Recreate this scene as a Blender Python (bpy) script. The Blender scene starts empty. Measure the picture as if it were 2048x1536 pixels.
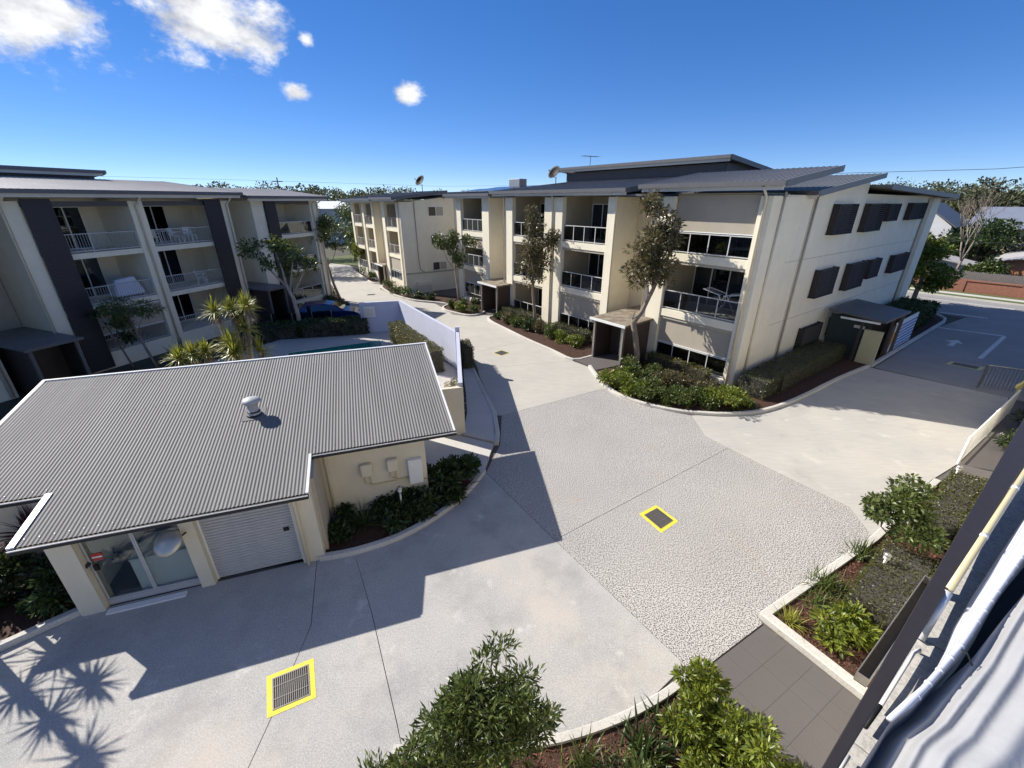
import bpy, bmesh, math, random
import numpy as np
from mathutils import Vector, Matrix
R = math.radians
random.seed(4)
RNG = np.random.default_rng(11)
S = bpy.context.scene
COL = S.collection

# ------------------------------------------------------------------ camera
cam = bpy.data.cameras.new('camera')
cam.lens = 36.0 * 847 / 2048
cam.sensor_width = 36.0
cam.clip_start = 0.05
cam.clip_end = 3000
co = bpy.data.objects.new('camera', cam)
COL.objects.link(co)
co.location = (0, 0, 8.15)
co.rotation_euler = (R(90 - 23.5), 0, 0)
S.camera = co

# ------------------------------------------------------------------ world, sun, exposure
SUNV = Vector((1.15, -0.561, -1.0))          # the way the light travels
sun_az = math.atan2(-SUNV.x, -SUNV.y)         # clockwise from +Y
sun_el = math.atan2(1.0, math.hypot(SUNV.x, SUNV.y))
W = bpy.data.worlds.new('World')
S.world = W
W.use_nodes = True
nt = W.node_tree
nt.nodes.clear()
def N(t, kind, **kw):
    n = t.nodes.new(kind)
    for k, v in kw.items():
        setattr(n, k, v)
    return n
out = N(nt, 'ShaderNodeOutputWorld')
bg = N(nt, 'ShaderNodeBackground')
bg.inputs['Strength'].default_value = 0.12
sky = N(nt, 'ShaderNodeTexSky', sky_type='NISHITA')
sky.sun_disc = False
sky.sun_elevation = sun_el
sky.sun_rotation = sun_az
sky.altitude = 50
sky.air_density = 0.5
sky.dust_density = 0.0
sky.ozone_density = 1.0
hs = N(nt, 'ShaderNodeHueSaturation')
hs.inputs['Saturation'].default_value = 1.46
hs.inputs['Hue'].default_value = 0.513
hs.inputs['Value'].default_value = 1.0
tint = N(nt, 'ShaderNodeMixRGB', blend_type='MULTIPLY')
tint.inputs[0].default_value = 1.0
tint.inputs[2].default_value = (0.82, 0.95, 1.10, 1)
nt.links.new(sky.outputs[0], tint.inputs[1])
pre = N(nt, 'ShaderNodeMixRGB', blend_type='MULTIPLY')
pre.inputs[0].default_value = 1.0
pre.inputs[2].default_value = (0.2, 0.2, 0.2, 1)
gm = N(nt, 'ShaderNodeGamma')
gm.inputs[1].default_value = 0.66
post = N(nt, 'ShaderNodeMixRGB', blend_type='MULTIPLY')
post.inputs[0].default_value = 1.0
post.inputs[2].default_value = (4.1, 4.1, 4.1, 1)
nt.links.new(tint.outputs[0], pre.inputs[1])
nt.links.new(pre.outputs[0], gm.inputs[0])
nt.links.new(gm.outputs[0], post.inputs[1])
nt.links.new(post.outputs[0], hs.inputs['Color'])
tc = N(nt, 'ShaderNodeTexCoord')
sep = N(nt, 'ShaderNodeSeparateXYZ')
nt.links.new(tc.outputs['Generated'], sep.inputs[0])
def M(op, a, b=None, c=None, tree=None):
    t = tree or nt
    n = N(t, 'ShaderNodeMath', operation=op)
    for i, v in enumerate((a, b, c)):
        if v is None:
            continue
        if isinstance(v, (int, float)):
            n.inputs[i].default_value = v
        else:
            t.links.new(v, n.inputs[i])
    return n.outputs[0]
nz = N(nt, 'ShaderNodeTexNoise')
nz.inputs['Scale'].default_value = 13
nz.inputs['Detail'].default_value = 9
nz.inputs['Roughness'].default_value = 0.66
mp = N(nt, 'ShaderNodeMapping')
mp.inputs['Scale'].default_value = (1, 1, 1.7)
nt.links.new(tc.outputs['Generated'], mp.inputs[0])
nt.links.new(mp.outputs[0], nz.inputs['Vector'])
nz2 = N(nt, 'ShaderNodeTexNoise')
nz2.inputs['Scale'].default_value = 15
nz2.inputs['Detail'].default_value = 9
nz2.inputs['Roughness'].default_value = 0.55
nt.links.new(mp.outputs[0], nz2.inputs['Vector'])
clouds = [(-0.668, 0.232, 0.105, 0.066), (-0.478, 0.262, 0.108, 0.066), (-0.385, 0.176, 0.030, 0.019),
          (-0.195, 0.186, 0.032, 0.021), (-0.352, 0.251, 0.016, 0.013)]
dens = None
for (x, z, rx, rz) in clouds:
    dx = M('DIVIDE', M('SUBTRACT', sep.outputs[0], x), rx)
    dz = M('DIVIDE', M('SUBTRACT', sep.outputs[2], z), rz)
    # flatter bases, billowing tops
    rr = M('SQRT', M('ADD', M('MULTIPLY', dx, dx), M('MULTIPLY', dz, dz)))
    m = M('SUBTRACT', 1.0, rr)
    dens = m if dens is None else M('MAXIMUM', dens, m)
front = M('GREATER_THAN', sep.outputs[1], 0.0)
# unseen clouds added overhead and behind to whiten the blue fill light
nz3 = N(nt, 'ShaderNodeTexNoise')
nz3.inputs['Scale'].default_value = 2.6
nz3.inputs['Detail'].default_value = 7
nt.links.new(mp.outputs[0], nz3.inputs['Vector'])
hi = N(nt, 'ShaderNodeMapRange', interpolation_type='SMOOTHSTEP')
hi.inputs['From Min'].default_value = 0.50
hi.inputs['From Max'].default_value = 0.66
nt.links.new(nz3.outputs[0], hi.inputs[0])
el_ = N(nt, 'ShaderNodeMapRange', interpolation_type='SMOOTHSTEP')
el_.inputs['From Min'].default_value = 0.40
el_.inputs['From Max'].default_value = 0.52
nt.links.new(sep.outputs[2], el_.inputs[0])
fill_cl = M('MULTIPLY', hi.outputs[0], el_.outputs[0])
d2 = M('ADD', dens, M('MULTIPLY', M('SUBTRACT', nz.outputs[0], 0.5), 2.5))
mr = N(nt, 'ShaderNodeMapRange', interpolation_type='SMOOTHSTEP')
mr.inputs['From Min'].default_value = 0.0
mr.inputs['From Max'].default_value = 0.75
nt.links.new(d2, mr.inputs[0])
cl = M('MAXIMUM', M('MULTIPLY', mr.outputs[0], front), M('MULTIPLY', fill_cl, 0.9))
cr = N(nt, 'ShaderNodeValToRGB')
cr.color_ramp.elements[0].position = 0.42
cr.color_ramp.elements[0].color = (5.7, 5.75, 5.85, 1)
cr.color_ramp.elements[1].position = 0.64
cr.color_ramp.elements[1].color = (3.1, 3.25, 3.6, 1)
nt.links.new(nz2.outputs[0], cr.inputs[0])
mx = N(nt, 'ShaderNodeMixRGB')
nt.links.new(cl, mx.inputs[0])
nt.links.new(hs.outputs[0], mx.inputs[1])
nt.links.new(cr.outputs[0], mx.inputs[2])
nt.links.new(mx.outputs[0], bg.inputs[0])
nt.links.new(bg.outputs[0], out.inputs[0])

sl = bpy.data.lights.new('sun', 'SUN')
sl.energy = 5.0
sl.angle = R(0.53)
sl.color = (1.0, 0.945, 0.855)
so = bpy.data.objects.new('sun', sl)
so.rotation_euler = SUNV.to_track_quat('-Z', 'Y').to_euler()
so.location = (-40, 12, 40)
COL.objects.link(so)
vs = S.view_settings
vs.view_transform = 'Standard'
vs.look = 'None'
vs.exposure = 0.6
vs.gamma = 1.0
vs.use_curve_mapping = False

# ------------------------------------------------------------------ materials
MATS = {}
def pmat(name, col, rough=0.6, var=0.12, scale=6.0, bump=0.0, bscale=60.0, metal=0.0, spec=0.5, col2=None, stretch=None, thr=(0.3, 0.7)):
    m = bpy.data.materials.new(name)
    m.use_nodes = True
    t = m.node_tree
    b = t.nodes['Principled BSDF']
    b.inputs['Roughness'].default_value = rough
    b.inputs['Metallic'].default_value = metal
    b.inputs['Specular IOR Level'].default_value = spec
    tcn = N(t, 'ShaderNodeTexCoord')
    vec = tcn.outputs['Object']
    if stretch:
        mpn = N(t, 'ShaderNodeMapping')
        mpn.inputs['Scale'].default_value = stretch
        t.links.new(vec, mpn.inputs[0])
        vec = mpn.outputs[0]
    n1 = N(t, 'ShaderNodeTexNoise')
    n1.inputs['Scale'].default_value = scale
    n1.inputs['Detail'].default_value = 8
    n1.inputs['Roughness'].default_value = 0.65
    t.links.new(vec, n1.inputs['Vector'])
    rp = N(t, 'ShaderNodeValToRGB')
    c1 = tuple(max(0, x * (1 - var)) for x in col)
    c2 = col2 if col2 else tuple(min(1, x * (1 + var)) for x in col)
    rp.color_ramp.elements[0].position = thr[0]
    rp.color_ramp.elements[0].color = (*c1, 1)
    rp.color_ramp.elements[1].position = thr[1]
    rp.color_ramp.elements[1].color = (*c2, 1)
    t.links.new(n1.outputs[0], rp.inputs[0])
    t.links.new(rp.outputs[0], b.inputs['Base Color'])
    if bump:
        n2 = N(t, 'ShaderNodeTexNoise')
        n2.inputs['Scale'].default_value = bscale
        n2.inputs['Detail'].default_value = 4
        t.links.new(vec, n2.inputs['Vector'])
        bm = N(t, 'ShaderNodeBump')
        bm.inputs['Strength'].default_value = bump
        bm.inputs['Distance'].default_value = 0.02
        t.links.new(n2.outputs[0], bm.inputs['Height'])
        t.links.new(bm.outputs[0], b.inputs['Normal'])
    MATS[name] = m
    return m

def leafmat(name, c1, c2, rough=0.4, trans=0.22):
    m = bpy.data.materials.new(name)
    m.use_nodes = True
    t = m.node_tree
    b = t.nodes['Principled BSDF']
    o = t.nodes['Material Output']
    g = N(t, 'ShaderNodeNewGeometry')
    rp = N(t, 'ShaderNodeValToRGB')
    rp.color_ramp.elements[0].color = (*c1, 1)
    rp.color_ramp.elements[1].color = (*c2, 1)
    t.links.new(g.outputs['Random Per Island'], rp.inputs[0])
    t.links.new(rp.outputs[0], b.inputs['Base Color'])
    b.inputs['Roughness'].default_value = rough
    tr = N(t, 'ShaderNodeBsdfTranslucent')
    hs_ = N(t, 'ShaderNodeHueSaturation')
    hs_.inputs['Value'].default_value = 1.5
    t.links.new(rp.outputs[0], hs_.inputs['Color'])
    t.links.new(hs_.outputs[0], tr.inputs[0])
    mxs = N(t, 'ShaderNodeMixShader')
    mxs.inputs[0].default_value = trans
    t.links.new(b.outputs[0], mxs.inputs[1])
    t.links.new(tr.outputs[0], mxs.inputs[2])
    t.links.new(mxs.outputs[0], o.inputs[0])
    MATS[name] = m
    return m

def glassmat(name, tint, clear, rough=0.02):
    m = bpy.data.materials.new(name)
    m.use_nodes = True
    t = m.node_tree
    t.nodes.clear()
    o = N(t, 'ShaderNodeOutputMaterial')
    tr = N(t, 'ShaderNodeBsdfTransparent')
    tr.inputs[0].default_value = (clear * tint[0], clear * tint[1], clear * tint[2], 1)
    gl = N(t, 'ShaderNodeBsdfGlossy')
    gl.inputs['Roughness'].default_value = rough
    gl.inputs[0].default_value = (0.9, 0.95, 1, 1)
    lw = N(t, 'ShaderNodeLayerWeight')
    lw.inputs['Blend'].default_value = 0.5
    fm = M('ADD', M('MULTIPLY', M('POWER', lw.outputs['Facing'], 4.0, tree=t), 0.7, tree=t), 0.07, tree=t)
    mxs = N(t, 'ShaderNodeMixShader')
    t.links.new(fm, mxs.inputs[0])
    t.links.new(tr.outputs[0], mxs.inputs[1])
    t.links.new(gl.outputs[0], mxs.inputs[2])
    t.links.new(mxs.outputs[0], o.inputs[0])
    MATS[name] = m
    return m

def groundmat(name, base, blotch, speck_dark, speck_amt, speck_scale, rough=0.85, broom=0.0, stain=None, speck_light=None):
    """poured concrete: large blotches, fine speckle, optional broom marks and rust-brown stains"""
    m = bpy.data.materials.new(name)
    m.use_nodes = True
    t = m.node_tree
    b = t.nodes['Principled BSDF']
    b.inputs['Roughness'].default_value = rough
    b.inputs['Specular IOR Level'].default_value = 0.3
    tcn = N(t, 'ShaderNodeTexCoord')
    v = tcn.outputs['Object']
    def noise(sc, det=6, ro=0.6, vec=None):
        n = N(t, 'ShaderNodeTexNoise')
        n.inputs['Scale'].default_value = sc
        n.inputs['Detail'].default_value = det
        n.inputs['Roughness'].default_value = ro
        t.links.new(vec or v, n.inputs['Vector'])
        return n.outputs[0]
    def ramp(fac, p0, p1, c0, c1):
        r = N(t, 'ShaderNodeValToRGB')
        r.color_ramp.elements[0].position = p0
        r.color_ramp.elements[1].position = p1
        r.color_ramp.elements[0].color = (*c0, 1)
        r.color_ramp.elements[1].color = (*c1, 1)
        t.links.new(fac, r.inputs[0])
        return r.outputs[0]
    def mix(fac, a, b_, bt='MIX'):
        n = N(t, 'ShaderNodeMixRGB', blend_type=bt)
        for i, x in ((0, fac), (1, a), (2, b_)):
            if isinstance(x, (int, float)):
                n.inputs[i].default_value = x
            elif isinstance(x, tuple):
                n.inputs[i].default_value = (*x, 1)
            else:
                t.links.new(x, n.inputs[i])
        return n.outputs[0]
    c = ramp(noise(0.45, 7, 0.62), 0.3, 0.72, blotch, base)
    sp = noise(speck_scale, 2, 0.5)
    f = ramp(sp, 0.45, 0.52, (1, 1, 1), (0, 0, 0))
    fm = N(t, 'ShaderNodeMath', operation='MULTIPLY')
    t.links.new(f, fm.inputs[0])
    fm.inputs[1].default_value = speck_amt
    c = mix(fm.outputs[0], c, speck_dark)
    if speck_light:
        f2 = ramp(noise(speck_scale * 1.7, 2, 0.5), 0.56, 0.66, (0, 0, 0), (1, 1, 1))
        f2m = N(t, 'ShaderNodeMath', operation='MULTIPLY')
        t.links.new(f2, f2m.inputs[0])
        f2m.inputs[1].default_value = speck_amt
        c = mix(f2m.outputs[0], c, speck_light)
    if broom:
        mpn = N(t, 'ShaderNodeMapping')
        mpn.inputs['Rotation'].default_value = (0, 0, R(36))
        mpn.inputs['Scale'].default_value = (1.2, 26, 1)
        t.links.new(v, mpn.inputs[0])
        bb = ramp(noise(1.0, 5, 0.6, mpn.outputs[0]), 0.35, 0.65, (1 - broom,) * 3, (1 + broom * .4,) * 3)
        c = mix(1.0, c, bb, 'MULTIPLY')
    if stain:
        for (scol, sc, p0, p1, amt) in stain:
            fs = ramp(noise(sc, 5, 0.65), p0, p1, (0, 0, 0), (1, 1, 1))
            f3 = N(t, 'ShaderNodeMath', operation='MULTIPLY')
            t.links.new(fs, f3.inputs[0])
            f3.inputs[1].default_value = amt
            c = mix(f3.outputs[0], c, scol)
    t.links.new(c, b.inputs['Base Color'])
    bmp = N(t, 'ShaderNodeBump')
    bmp.inputs['Strength'].default_value = 0.0 if name == 'agg' else 0.06
    bmp.inputs['Distance'].default_value = 0.01
    t.links.new(sp, bmp.inputs['Height'])
    t.links.new(bmp.outputs[0], b.inputs['Normal'])
    MATS[name] = m
    return m

groundmat('agg', (0.52, 0.495, 0.46), (0.43, 0.41, 0.385), (0.045, 0.042, 0.04), 0.93, 37.0,
          stain=[((0.40, 0.28, 0.19), 0.55, 0.60, 0.74, 0.4)], speck_light=(0.68, 0.655, 0.62))
groundmat('conc_far', (0.50, 0.47, 0.41), (0.42, 0.402, 0.37), (0.42, 0.39, 0.34), 0.35, 30.0, broom=0.16,
          stain=[((0.34, 0.32, 0.29), 0.8, 0.62, 0.75, 0.45)])
groundmat('conc_near', (0.47, 0.455, 0.425), (0.33, 0.322, 0.308), (0.27, 0.265, 0.26), 0.5, 34.0,
          stain=[((0.50, 0.43, 0.36), 0.22, 0.50, 0.64, 0.55), ((0.24, 0.235, 0.23), 0.75, 0.50, 0.68, 0.5), ((0.72, 0.70, 0.66), 1.3, 0.60, 0.72, 0.4)], speck_light=(0.72, 0.70, 0.67))
groundmat('conc_right', (0.49, 0.46, 0.405), (0.39, 0.378, 0.355), (0.42, 0.40, 0.36), 0.35, 30.0, broom=0.10,
          stain=[((0.30, 0.29, 0.28), 0.6, 0.55, 0.70, 0.5), ((0.20, 0.195, 0.19), 1.7, 0.66, 0.74, 0.5), ((0.62, 0.60, 0.55), 1.1, 0.6, 0.7, 0.4)])
groundmat('path', (0.56, 0.54, 0.50), (0.48, 0.46, 0.43), (0.4, 0.38, 0.36), 0.3, 28.0)
groundmat('asphalt', (0.36, 0.345, 0.325), (0.28, 0.268, 0.255), (0.14, 0.135, 0.13), 0.5, 30.0, stain=[((0.22, 0.21, 0.20), 0.4, 0.55, 0.7, 0.4)])
groundmat('kerb', (0.62, 0.59, 0.53), (0.46, 0.44, 0.40), (0.34, 0.32, 0.30), 0.35, 26.0)
groundmat('coping', (0.52, 0.495, 0.455), (0.42, 0.40, 0.37), (0.25, 0.24, 0.22), 0.4, 55.0, stain=[((0.62, 0.6, 0.57), 4.0, 0.6, 0.7, 0.5), ((0.2, 0.19, 0.17), 7.0, 0.66, 0.72, 0.6)])
groundmat('paver', (0.125, 0.113, 0.108), (0.107, 0.097, 0.092), (0.11, 0.095, 0.09), 0.3, 40.0, rough=0.7)
groundmat('pool_deck', (0.50, 0.46, 0.42), (0.42, 0.39, 0.36), (0.33, 0.31, 0.29), 0.3, 26.0)
groundmat('soil', (0.075, 0.035, 0.022), (0.05, 0.026, 0.018), (0.02, 0.012, 0.01), 0.6, 30.0, speck_light=(0.14, 0.075, 0.045))
groundmat('dirt', (0.10, 0.09, 0.06), (0.07, 0.07, 0.045), (0.04, 0.04, 0.03), 0.4, 14.0)
groundmat('verge', (0.13, 0.15, 0.05), (0.10, 0.13, 0.045), (0.06, 0.08, 0.03), 0.5, 10.0)
pmat('joint', (0.10, 0.09, 0.08), 0.9)
def rendermat(name, col, dirt=.035):
    m = pmat(name, col, 0.8, 0.05, 1.3, bump=0.12, bscale=160)
    t = m.node_tree
    b = t.nodes['Principled BSDF']
    src_ = b.inputs['Base Color'].links[0].from_socket
    tcn = N(t, 'ShaderNodeTexCoord')
    for (sc, stretch_, p0, p1, d_) in ((1.0, (7, 7, .35), .50, .72, dirt), (1.0, (.8, .8, .9), .48, .70, dirt * .6), (1.0, (26, 26, .8), .56, .74, dirt * .7)):
        mpn = N(t, 'ShaderNodeMapping')
        mpn.inputs['Scale'].default_value = stretch_
        t.links.new(tcn.outputs['Object'], mpn.inputs[0])
        nn = N(t, 'ShaderNodeTexNoise')
        nn.inputs['Scale'].default_value = sc
        nn.inputs['Detail'].default_value = 6
        t.links.new(mpn.outputs[0], nn.inputs['Vector'])
        rp = N(t, 'ShaderNodeValToRGB')
        rp.color_ramp.elements[0].position = p0
        rp.color_ramp.elements[1].position = p1
        rp.color_ramp.elements[0].color = (1, 1, 1, 1)
        rp.color_ramp.elements[1].color = (1 - d_, 1 - d_ * 1.05, 1 - d_ * 1.15, 1)
        t.links.new(nn.outputs[0], rp.inputs[0])
        mm = N(t, 'ShaderNodeMixRGB', blend_type='MULTIPLY')
        mm.inputs[0].default_value = 1
        t.links.new(src_, mm.inputs[1])
        t.links.new(rp.outputs[0], mm.inputs[2])
        src_ = mm.outputs[0]
    t.links.new(src_, b.inputs['Base Color'])
    return m
rendermat('render', (0.79, 0.725, 0.57))
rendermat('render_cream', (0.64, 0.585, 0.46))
rendermat('render_tan', (0.66, 0.56, 0.38))
rendermat('render_grey', (0.42, 0.375, 0.30))
pmat('panel_green', (0.42, 0.40, 0.25), 0.7, 0.05, 2)
pmat('darkwall', (0.09, 0.085, 0.09), 0.6, 0.12, 3)
pmat('slat_navy', (0.026, 0.025, 0.033), 0.5, 0.15, 8)
pmat('slat_brown', (0.055, 0.052, 0.052), 0.8, 0.15, 9, spec=.12)
pmat('roof_grey', (0.165, 0.16, 0.155), 0.5, 0.12, 0.9, metal=0.0)
pmat('roof_light', (0.46, 0.43, 0.40), 0.5, 0.08, 0.8)
pmat('roof_olive', (0.17, 0.17, 0.15), 0.5, 0.1, 0.8)
pmat('fascia', (0.11, 0.11, 0.115), 0.45, 0.1, 4)
pmat('soffit', (0.62, 0.60, 0.56), 0.6, 0.05, 3)
pmat('corrug', (0.165, 0.161, 0.156), 0.62, 0.13, 0.8, metal=0.0, spec=.25, stretch=(4, 0.3, 1))
pmat('white_metal', (0.74, 0.74, 0.73), 0.4, 0.06, 6)
pmat('vent_grey', (0.42, 0.415, 0.40), 0.5, 0.1, 5)
pmat('rail_white', (0.55, 0.55, 0.54), 0.45, 0.06, 6)
pmat('rail_metal', (0.44, 0.44, 0.44), 0.45, 0.06, 6)
pmat('grate_steel', (0.16, 0.15, 0.14), 0.5, 0.2, 20, metal=0.3)
pmat('white_paint', (0.72, 0.72, 0.70), 0.6, 0.07, 3)
rendermat('lilac', (0.47, 0.49, 0.60))
pmat('road_white', (0.46, 0.45, 0.43), 0.7, 0.1, 7, col2=(0.66, 0.66, 0.63), thr=(.4, .55))
pmat('yellow', (0.46, 0.42, 0.26), 0.7, 0.1, 15, col2=(0.76, 0.61, 0.04), thr=(.36, .43))
pmat('yellow_pale', (0.60, 0.50, 0.16), 0.6, 0.12, 12)
pmat('steel', (0.42, 0.40, 0.37), 0.35, 0.12, 10, metal=0.8)
pmat('steel_dark', (0.035, 0.032, 0.032), 0.6, 0.2, 20, spec=.25)
pmat('black', (0.006, 0.006, 0.006), 0.7, 0.2, 8)
pmat('blind', (0.40, 0.355, 0.285), 0.85, 0.06, 1.2, bump=0.15, bscale=3)
pmat('balcony_shade', (0.34, 0.295, 0.215), 0.8, 0.08, 1)  # darker tan with the deep balcony shade put into the colour
pmat('interior_dark', (0.06, 0.055, 0.05), 0.8, 0.1, 1)
pmat('door_brown', (0.055, 0.038, 0.03), 0.5, 0.15, 5)
pmat('roller', (0.44, 0.44, 0.44), 0.5, 0.06, 5)
pmat('cabinet', (0.78, 0.80, 0.78), 0.5, 0.03, 2)
pmat('beam_brown', (0.030, 0.024, 0.022), 0.5, 0.1, 14, bump=0.05, bscale=90)
pmat('pvc_cream', (0.62, 0.52, 0.30), 0.35, 0.05, 6)
pmat('pvc_white', (0.74, 0.73, 0.70), 0.35, 0.05, 6)
pmat('tarp', (0.36, 0.36, 0.365), 0.55, 0.06, 5, bump=0.10, bscale=30)
pmat('tarp_white', (0.56, 0.57, 0.61), 0.5, 0.05, 12)
pmat('gap_dark', (0.012, 0.012, 0.014), 0.7, 0.2, 8)  # shadow tone for the gap beside the awning hem
pmat('bark', (0.22, 0.18, 0.14), 0.85, 0.35, 14, bump=0.5, bscale=30, stretch=(1, 1, .35))
pmat('bark_pale', (0.36, 0.31, 0.26), 0.85, 0.3, 9, bump=0.4, bscale=24, stretch=(1, 1, .4))
pmat('brick', (0.27, 0.115, 0.075), 0.8, 0.25, 9, bump=0.2, bscale=30)
pmat('brick_house', (0.38, 0.17, 0.085), 0.8, 0.15, 6)
pmat('timber', (0.17, 0.155, 0.145), 0.85, 0.3, 6, stretch=(8, 8, .6))
pmat('house_white', (0.62, 0.62, 0.62), 0.7, 0.05, 1)
pmat('house_cream', (0.60, 0.50, 0.30), 0.7, 0.06, 1)
pmat('roof_blue', (0.20, 0.22, 0.27), 0.45, 0.08, 1)
pmat('solar', (0.014, 0.022, 0.055), 0.15, 0.2, 3)
pmat('carpaint', (0.012, 0.03, 0.13), 0.15, 0.1, 3, metal=0.2)
pmat('tyre', (0.015, 0.015, 0.015), 0.8)
pmat('red', (0.45, 0.04, 0.03), 0.6)
pmat('orange', (0.62, 0.26, 0.03), 0.6, 0.25, 6)
pmat('blue_stripe', (0.06, 0.20, 0.48), 0.5, 0.05, 4)
pmat('green_door', (0.028, 0.045, 0.047), 0.6, 0.1, 3)
pmat('mirror_back', (0.45, 0.44, 0.40), 0.35, 0.12, 4, metal=0.5)
pmat('cover_white', (0.62, 0.64, 0.72), 0.6, 0.08, 5, bump=0.5, bscale=7)
pmat('moss_roof', (0.36, 0.31, 0.24), 0.85, 0.3, 2.2, col2=(0.15, 0.115, 0.08), thr=(0.42, 0.6))
glassmat('glass_dark', (0.75, 0.8, 0.85), 0.55)
glassmat('glass_clear', (0.93, 0.97, 0.96), 0.88)
glassmat('glass_pool', (0.7, 0.9, 0.88), 0.62)
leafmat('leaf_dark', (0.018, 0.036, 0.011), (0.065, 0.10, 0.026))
leafmat('leaf_mid', (0.030, 0.055, 0.013), (0.135, 0.165, 0.040))
leafmat('leaf_olive', (0.04, 0.042, 0.016), (0.20, 0.165, 0.08), rough=.3)
leafmat('leaf_bright', (0.055, 0.09, 0.012), (0.24, 0.27, 0.035))
leafmat('leaf_yellow', (0.14, 0.17, 0.02), (0.40, 0.38, 0.07), trans=0.3)
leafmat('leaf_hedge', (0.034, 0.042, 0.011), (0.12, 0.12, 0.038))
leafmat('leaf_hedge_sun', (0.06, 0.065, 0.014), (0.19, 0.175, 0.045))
leafmat('leaf_purple', (0.04, 0.012, 0.022), (0.20, 0.09, 0.10))
leafmat('leaf_bleach', (0.22, 0.18, 0.11), (0.58, 0.50, 0.36))
leafmat('leaf_far', (0.035, 0.045, 0.022), (0.115, 0.12, 0.05), rough=0.7)
leafmat('leaf_grass', (0.04, 0.07, 0.012), (0.15, 0.18, 0.04))
leafmat('dead_leaf', (0.13, 0.09, 0.055), (0.27, 0.2, 0.13))
def watermat():
    m = bpy.data.materials.new('water')
    m.use_nodes = True
    t = m.node_tree
    b = t.nodes['Principled BSDF']
    b.inputs['Base Color'].default_value = (0.01, 0.19, 0.155, 1)
    b.inputs['Roughness'].default_value = 0.06
    n2 = N(t, 'ShaderNodeTexNoise')
    n2.inputs['Scale'].default_value = 5
    bm = N(t, 'ShaderNodeBump')
    bm.inputs['Strength'].default_value = 0.08
    t.links.new(n2.outputs[0], bm.inputs['Height'])
    t.links.new(bm.outputs[0], b.inputs['Normal'])
    MATS['water'] = m
watermat()

# ------------------------------------------------------------------ builders
def link(o, parent=None):
    COL.objects.link(o)
    if parent is not None:
        o.parent = parent
    return o
class MB:
    """collects shapes; sw swaps the first two axes (frames whose along-axis is local Y)"""
    def __init__(s, sw=False):
        s.v, s.f, s.sw = [], [], sw
    def add(s, vs_, fs):
        o = len(s.v)
        for p in vs_:
            s.v.append((p[1], p[0], p[2]) if s.sw else tuple(p))
        for f in fs:
            s.f.append(tuple(i + o for i in f))
        return s
    def box(s, a0, a1, b0, b1, z0, z1):
        vs_ = [(a, b, z) for z in (z0, z1) for b in (b0, b1) for a in (a0, a1)]
        return s.add(vs_, [(0, 1, 3, 2), (4, 6, 7, 5), (0, 4, 5, 1), (2, 3, 7, 6), (0, 2, 6, 4), (1, 5, 7, 3)])
    def prism(s, poly, z0, z1):
        n = len(poly)
        z1f = z1 if callable(z1) else (lambda x, y: z1)
        z0f = z0 if callable(z0) else (lambda x, y: z0)
        vs_ = [(x, y, z0f(x, y)) for x, y in poly] + [(x, y, z1f(x, y)) for x, y in poly]
        fs = [tuple(range(n))[::-1], tuple(range(n, 2 * n))] + [(i, (i + 1) % n, n + (i + 1) % n, n + i) for i in range(n)]
        return s.add(vs_, fs)
    def loft(s, p, q):
        """closed prism between two equal 3D polygons"""
        n = len(p)
        return s.add(list(p) + list(q), [tuple(range(n))[::-1], tuple(range(n, 2 * n))] + [(i, (i + 1) % n, n + (i + 1) % n, n + i) for i in range(n)])
    def tube(s, path, r, n=8):
        path = [Vector(p) for p in path]
        rs = r if isinstance(r, (list, tuple)) else [r] * len(path)
        vs_, fs = [], []
        up = None
        for i, p in enumerate(path):
            d = (path[min(i + 1, len(path) - 1)] - path[max(i - 1, 0)]).normalized()
            if up is None:
                up = Vector((0, 0, 1)) if abs(d.z) < 0.9 else Vector((1, 0, 0))
            x = d.cross(up).normalized()
            y = d.cross(x).normalized()
            up = -y if up.dot(-y) > 0 else y
            for k in range(n):
                t = 2 * math.pi * k / n
                vs_.append(p + (x * math.cos(t) + y * math.sin(t)) * rs[i])
        m = len(path)
        for i in range(m - 1):
            for k in range(n):
                fs.append((i * n + k, i * n + (k + 1) % n, (i + 1) * n + (k + 1) % n, (i + 1) * n + k))
        fs.append(tuple(range(n))[::-1])
        fs.append(tuple(range((m - 1) * n, m * n)))
        return s.add(vs_, fs)
    def lathe(s, prof, c=(0, 0, 0), n=24):
        vs_, fs = [], []
        for (r, z) in prof:
            for k in range(n):
                t = 2 * math.pi * k / n
                vs_.append((c[0] + r * math.cos(t), c[1] + r * math.sin(t), c[2] + z))
        for i in range(len(prof) - 1):
            for k in range(n):
                fs.append((i * n + k, i * n + (k + 1) % n, (i + 1) * n + (k + 1) % n, (i + 1) * n + k))
        fs.append(tuple(range(n))[::-1])
        fs.append(tuple(range((len(prof) - 1) * n, len(prof) * n)))
        return s.add(vs_, fs)
    def mesh(s, name, smooth=False, bevel=0.0):
        me = bpy.data.meshes.new(name)
        bm = bmesh.new()
        bv = [bm.verts.new(p) for p in s.v]
        for f in s.f:
            try:
                bm.faces.new([bv[i] for i in f])
            except ValueError:
                pass
        bmesh.ops.recalc_face_normals(bm, faces=bm.faces)
        if bevel:
            bmesh.ops.bevel(bm, geom=[e for e in bm.edges], offset=bevel, segments=1, affect='EDGES', clamp_overlap=True)
        if smooth:
            for f in bm.faces:
                f.smooth = True
        bm.to_mesh(me)
        bm.free()
        return me
    def build(s, name, mat, parent=None, smooth=False, bevel=0.0):
        me = s.mesh(name, smooth, bevel)
        me.materials.append(MATS[mat])
        return link(bpy.data.objects.new(name, me), parent)
def tag(o, label, cat, group=None):
    o['label'] = label
    o['category'] = cat
    if group:
        o['group'] = group
    return o
def struct(o, kind='structure'):
    o['kind'] = kind
    return o
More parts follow.
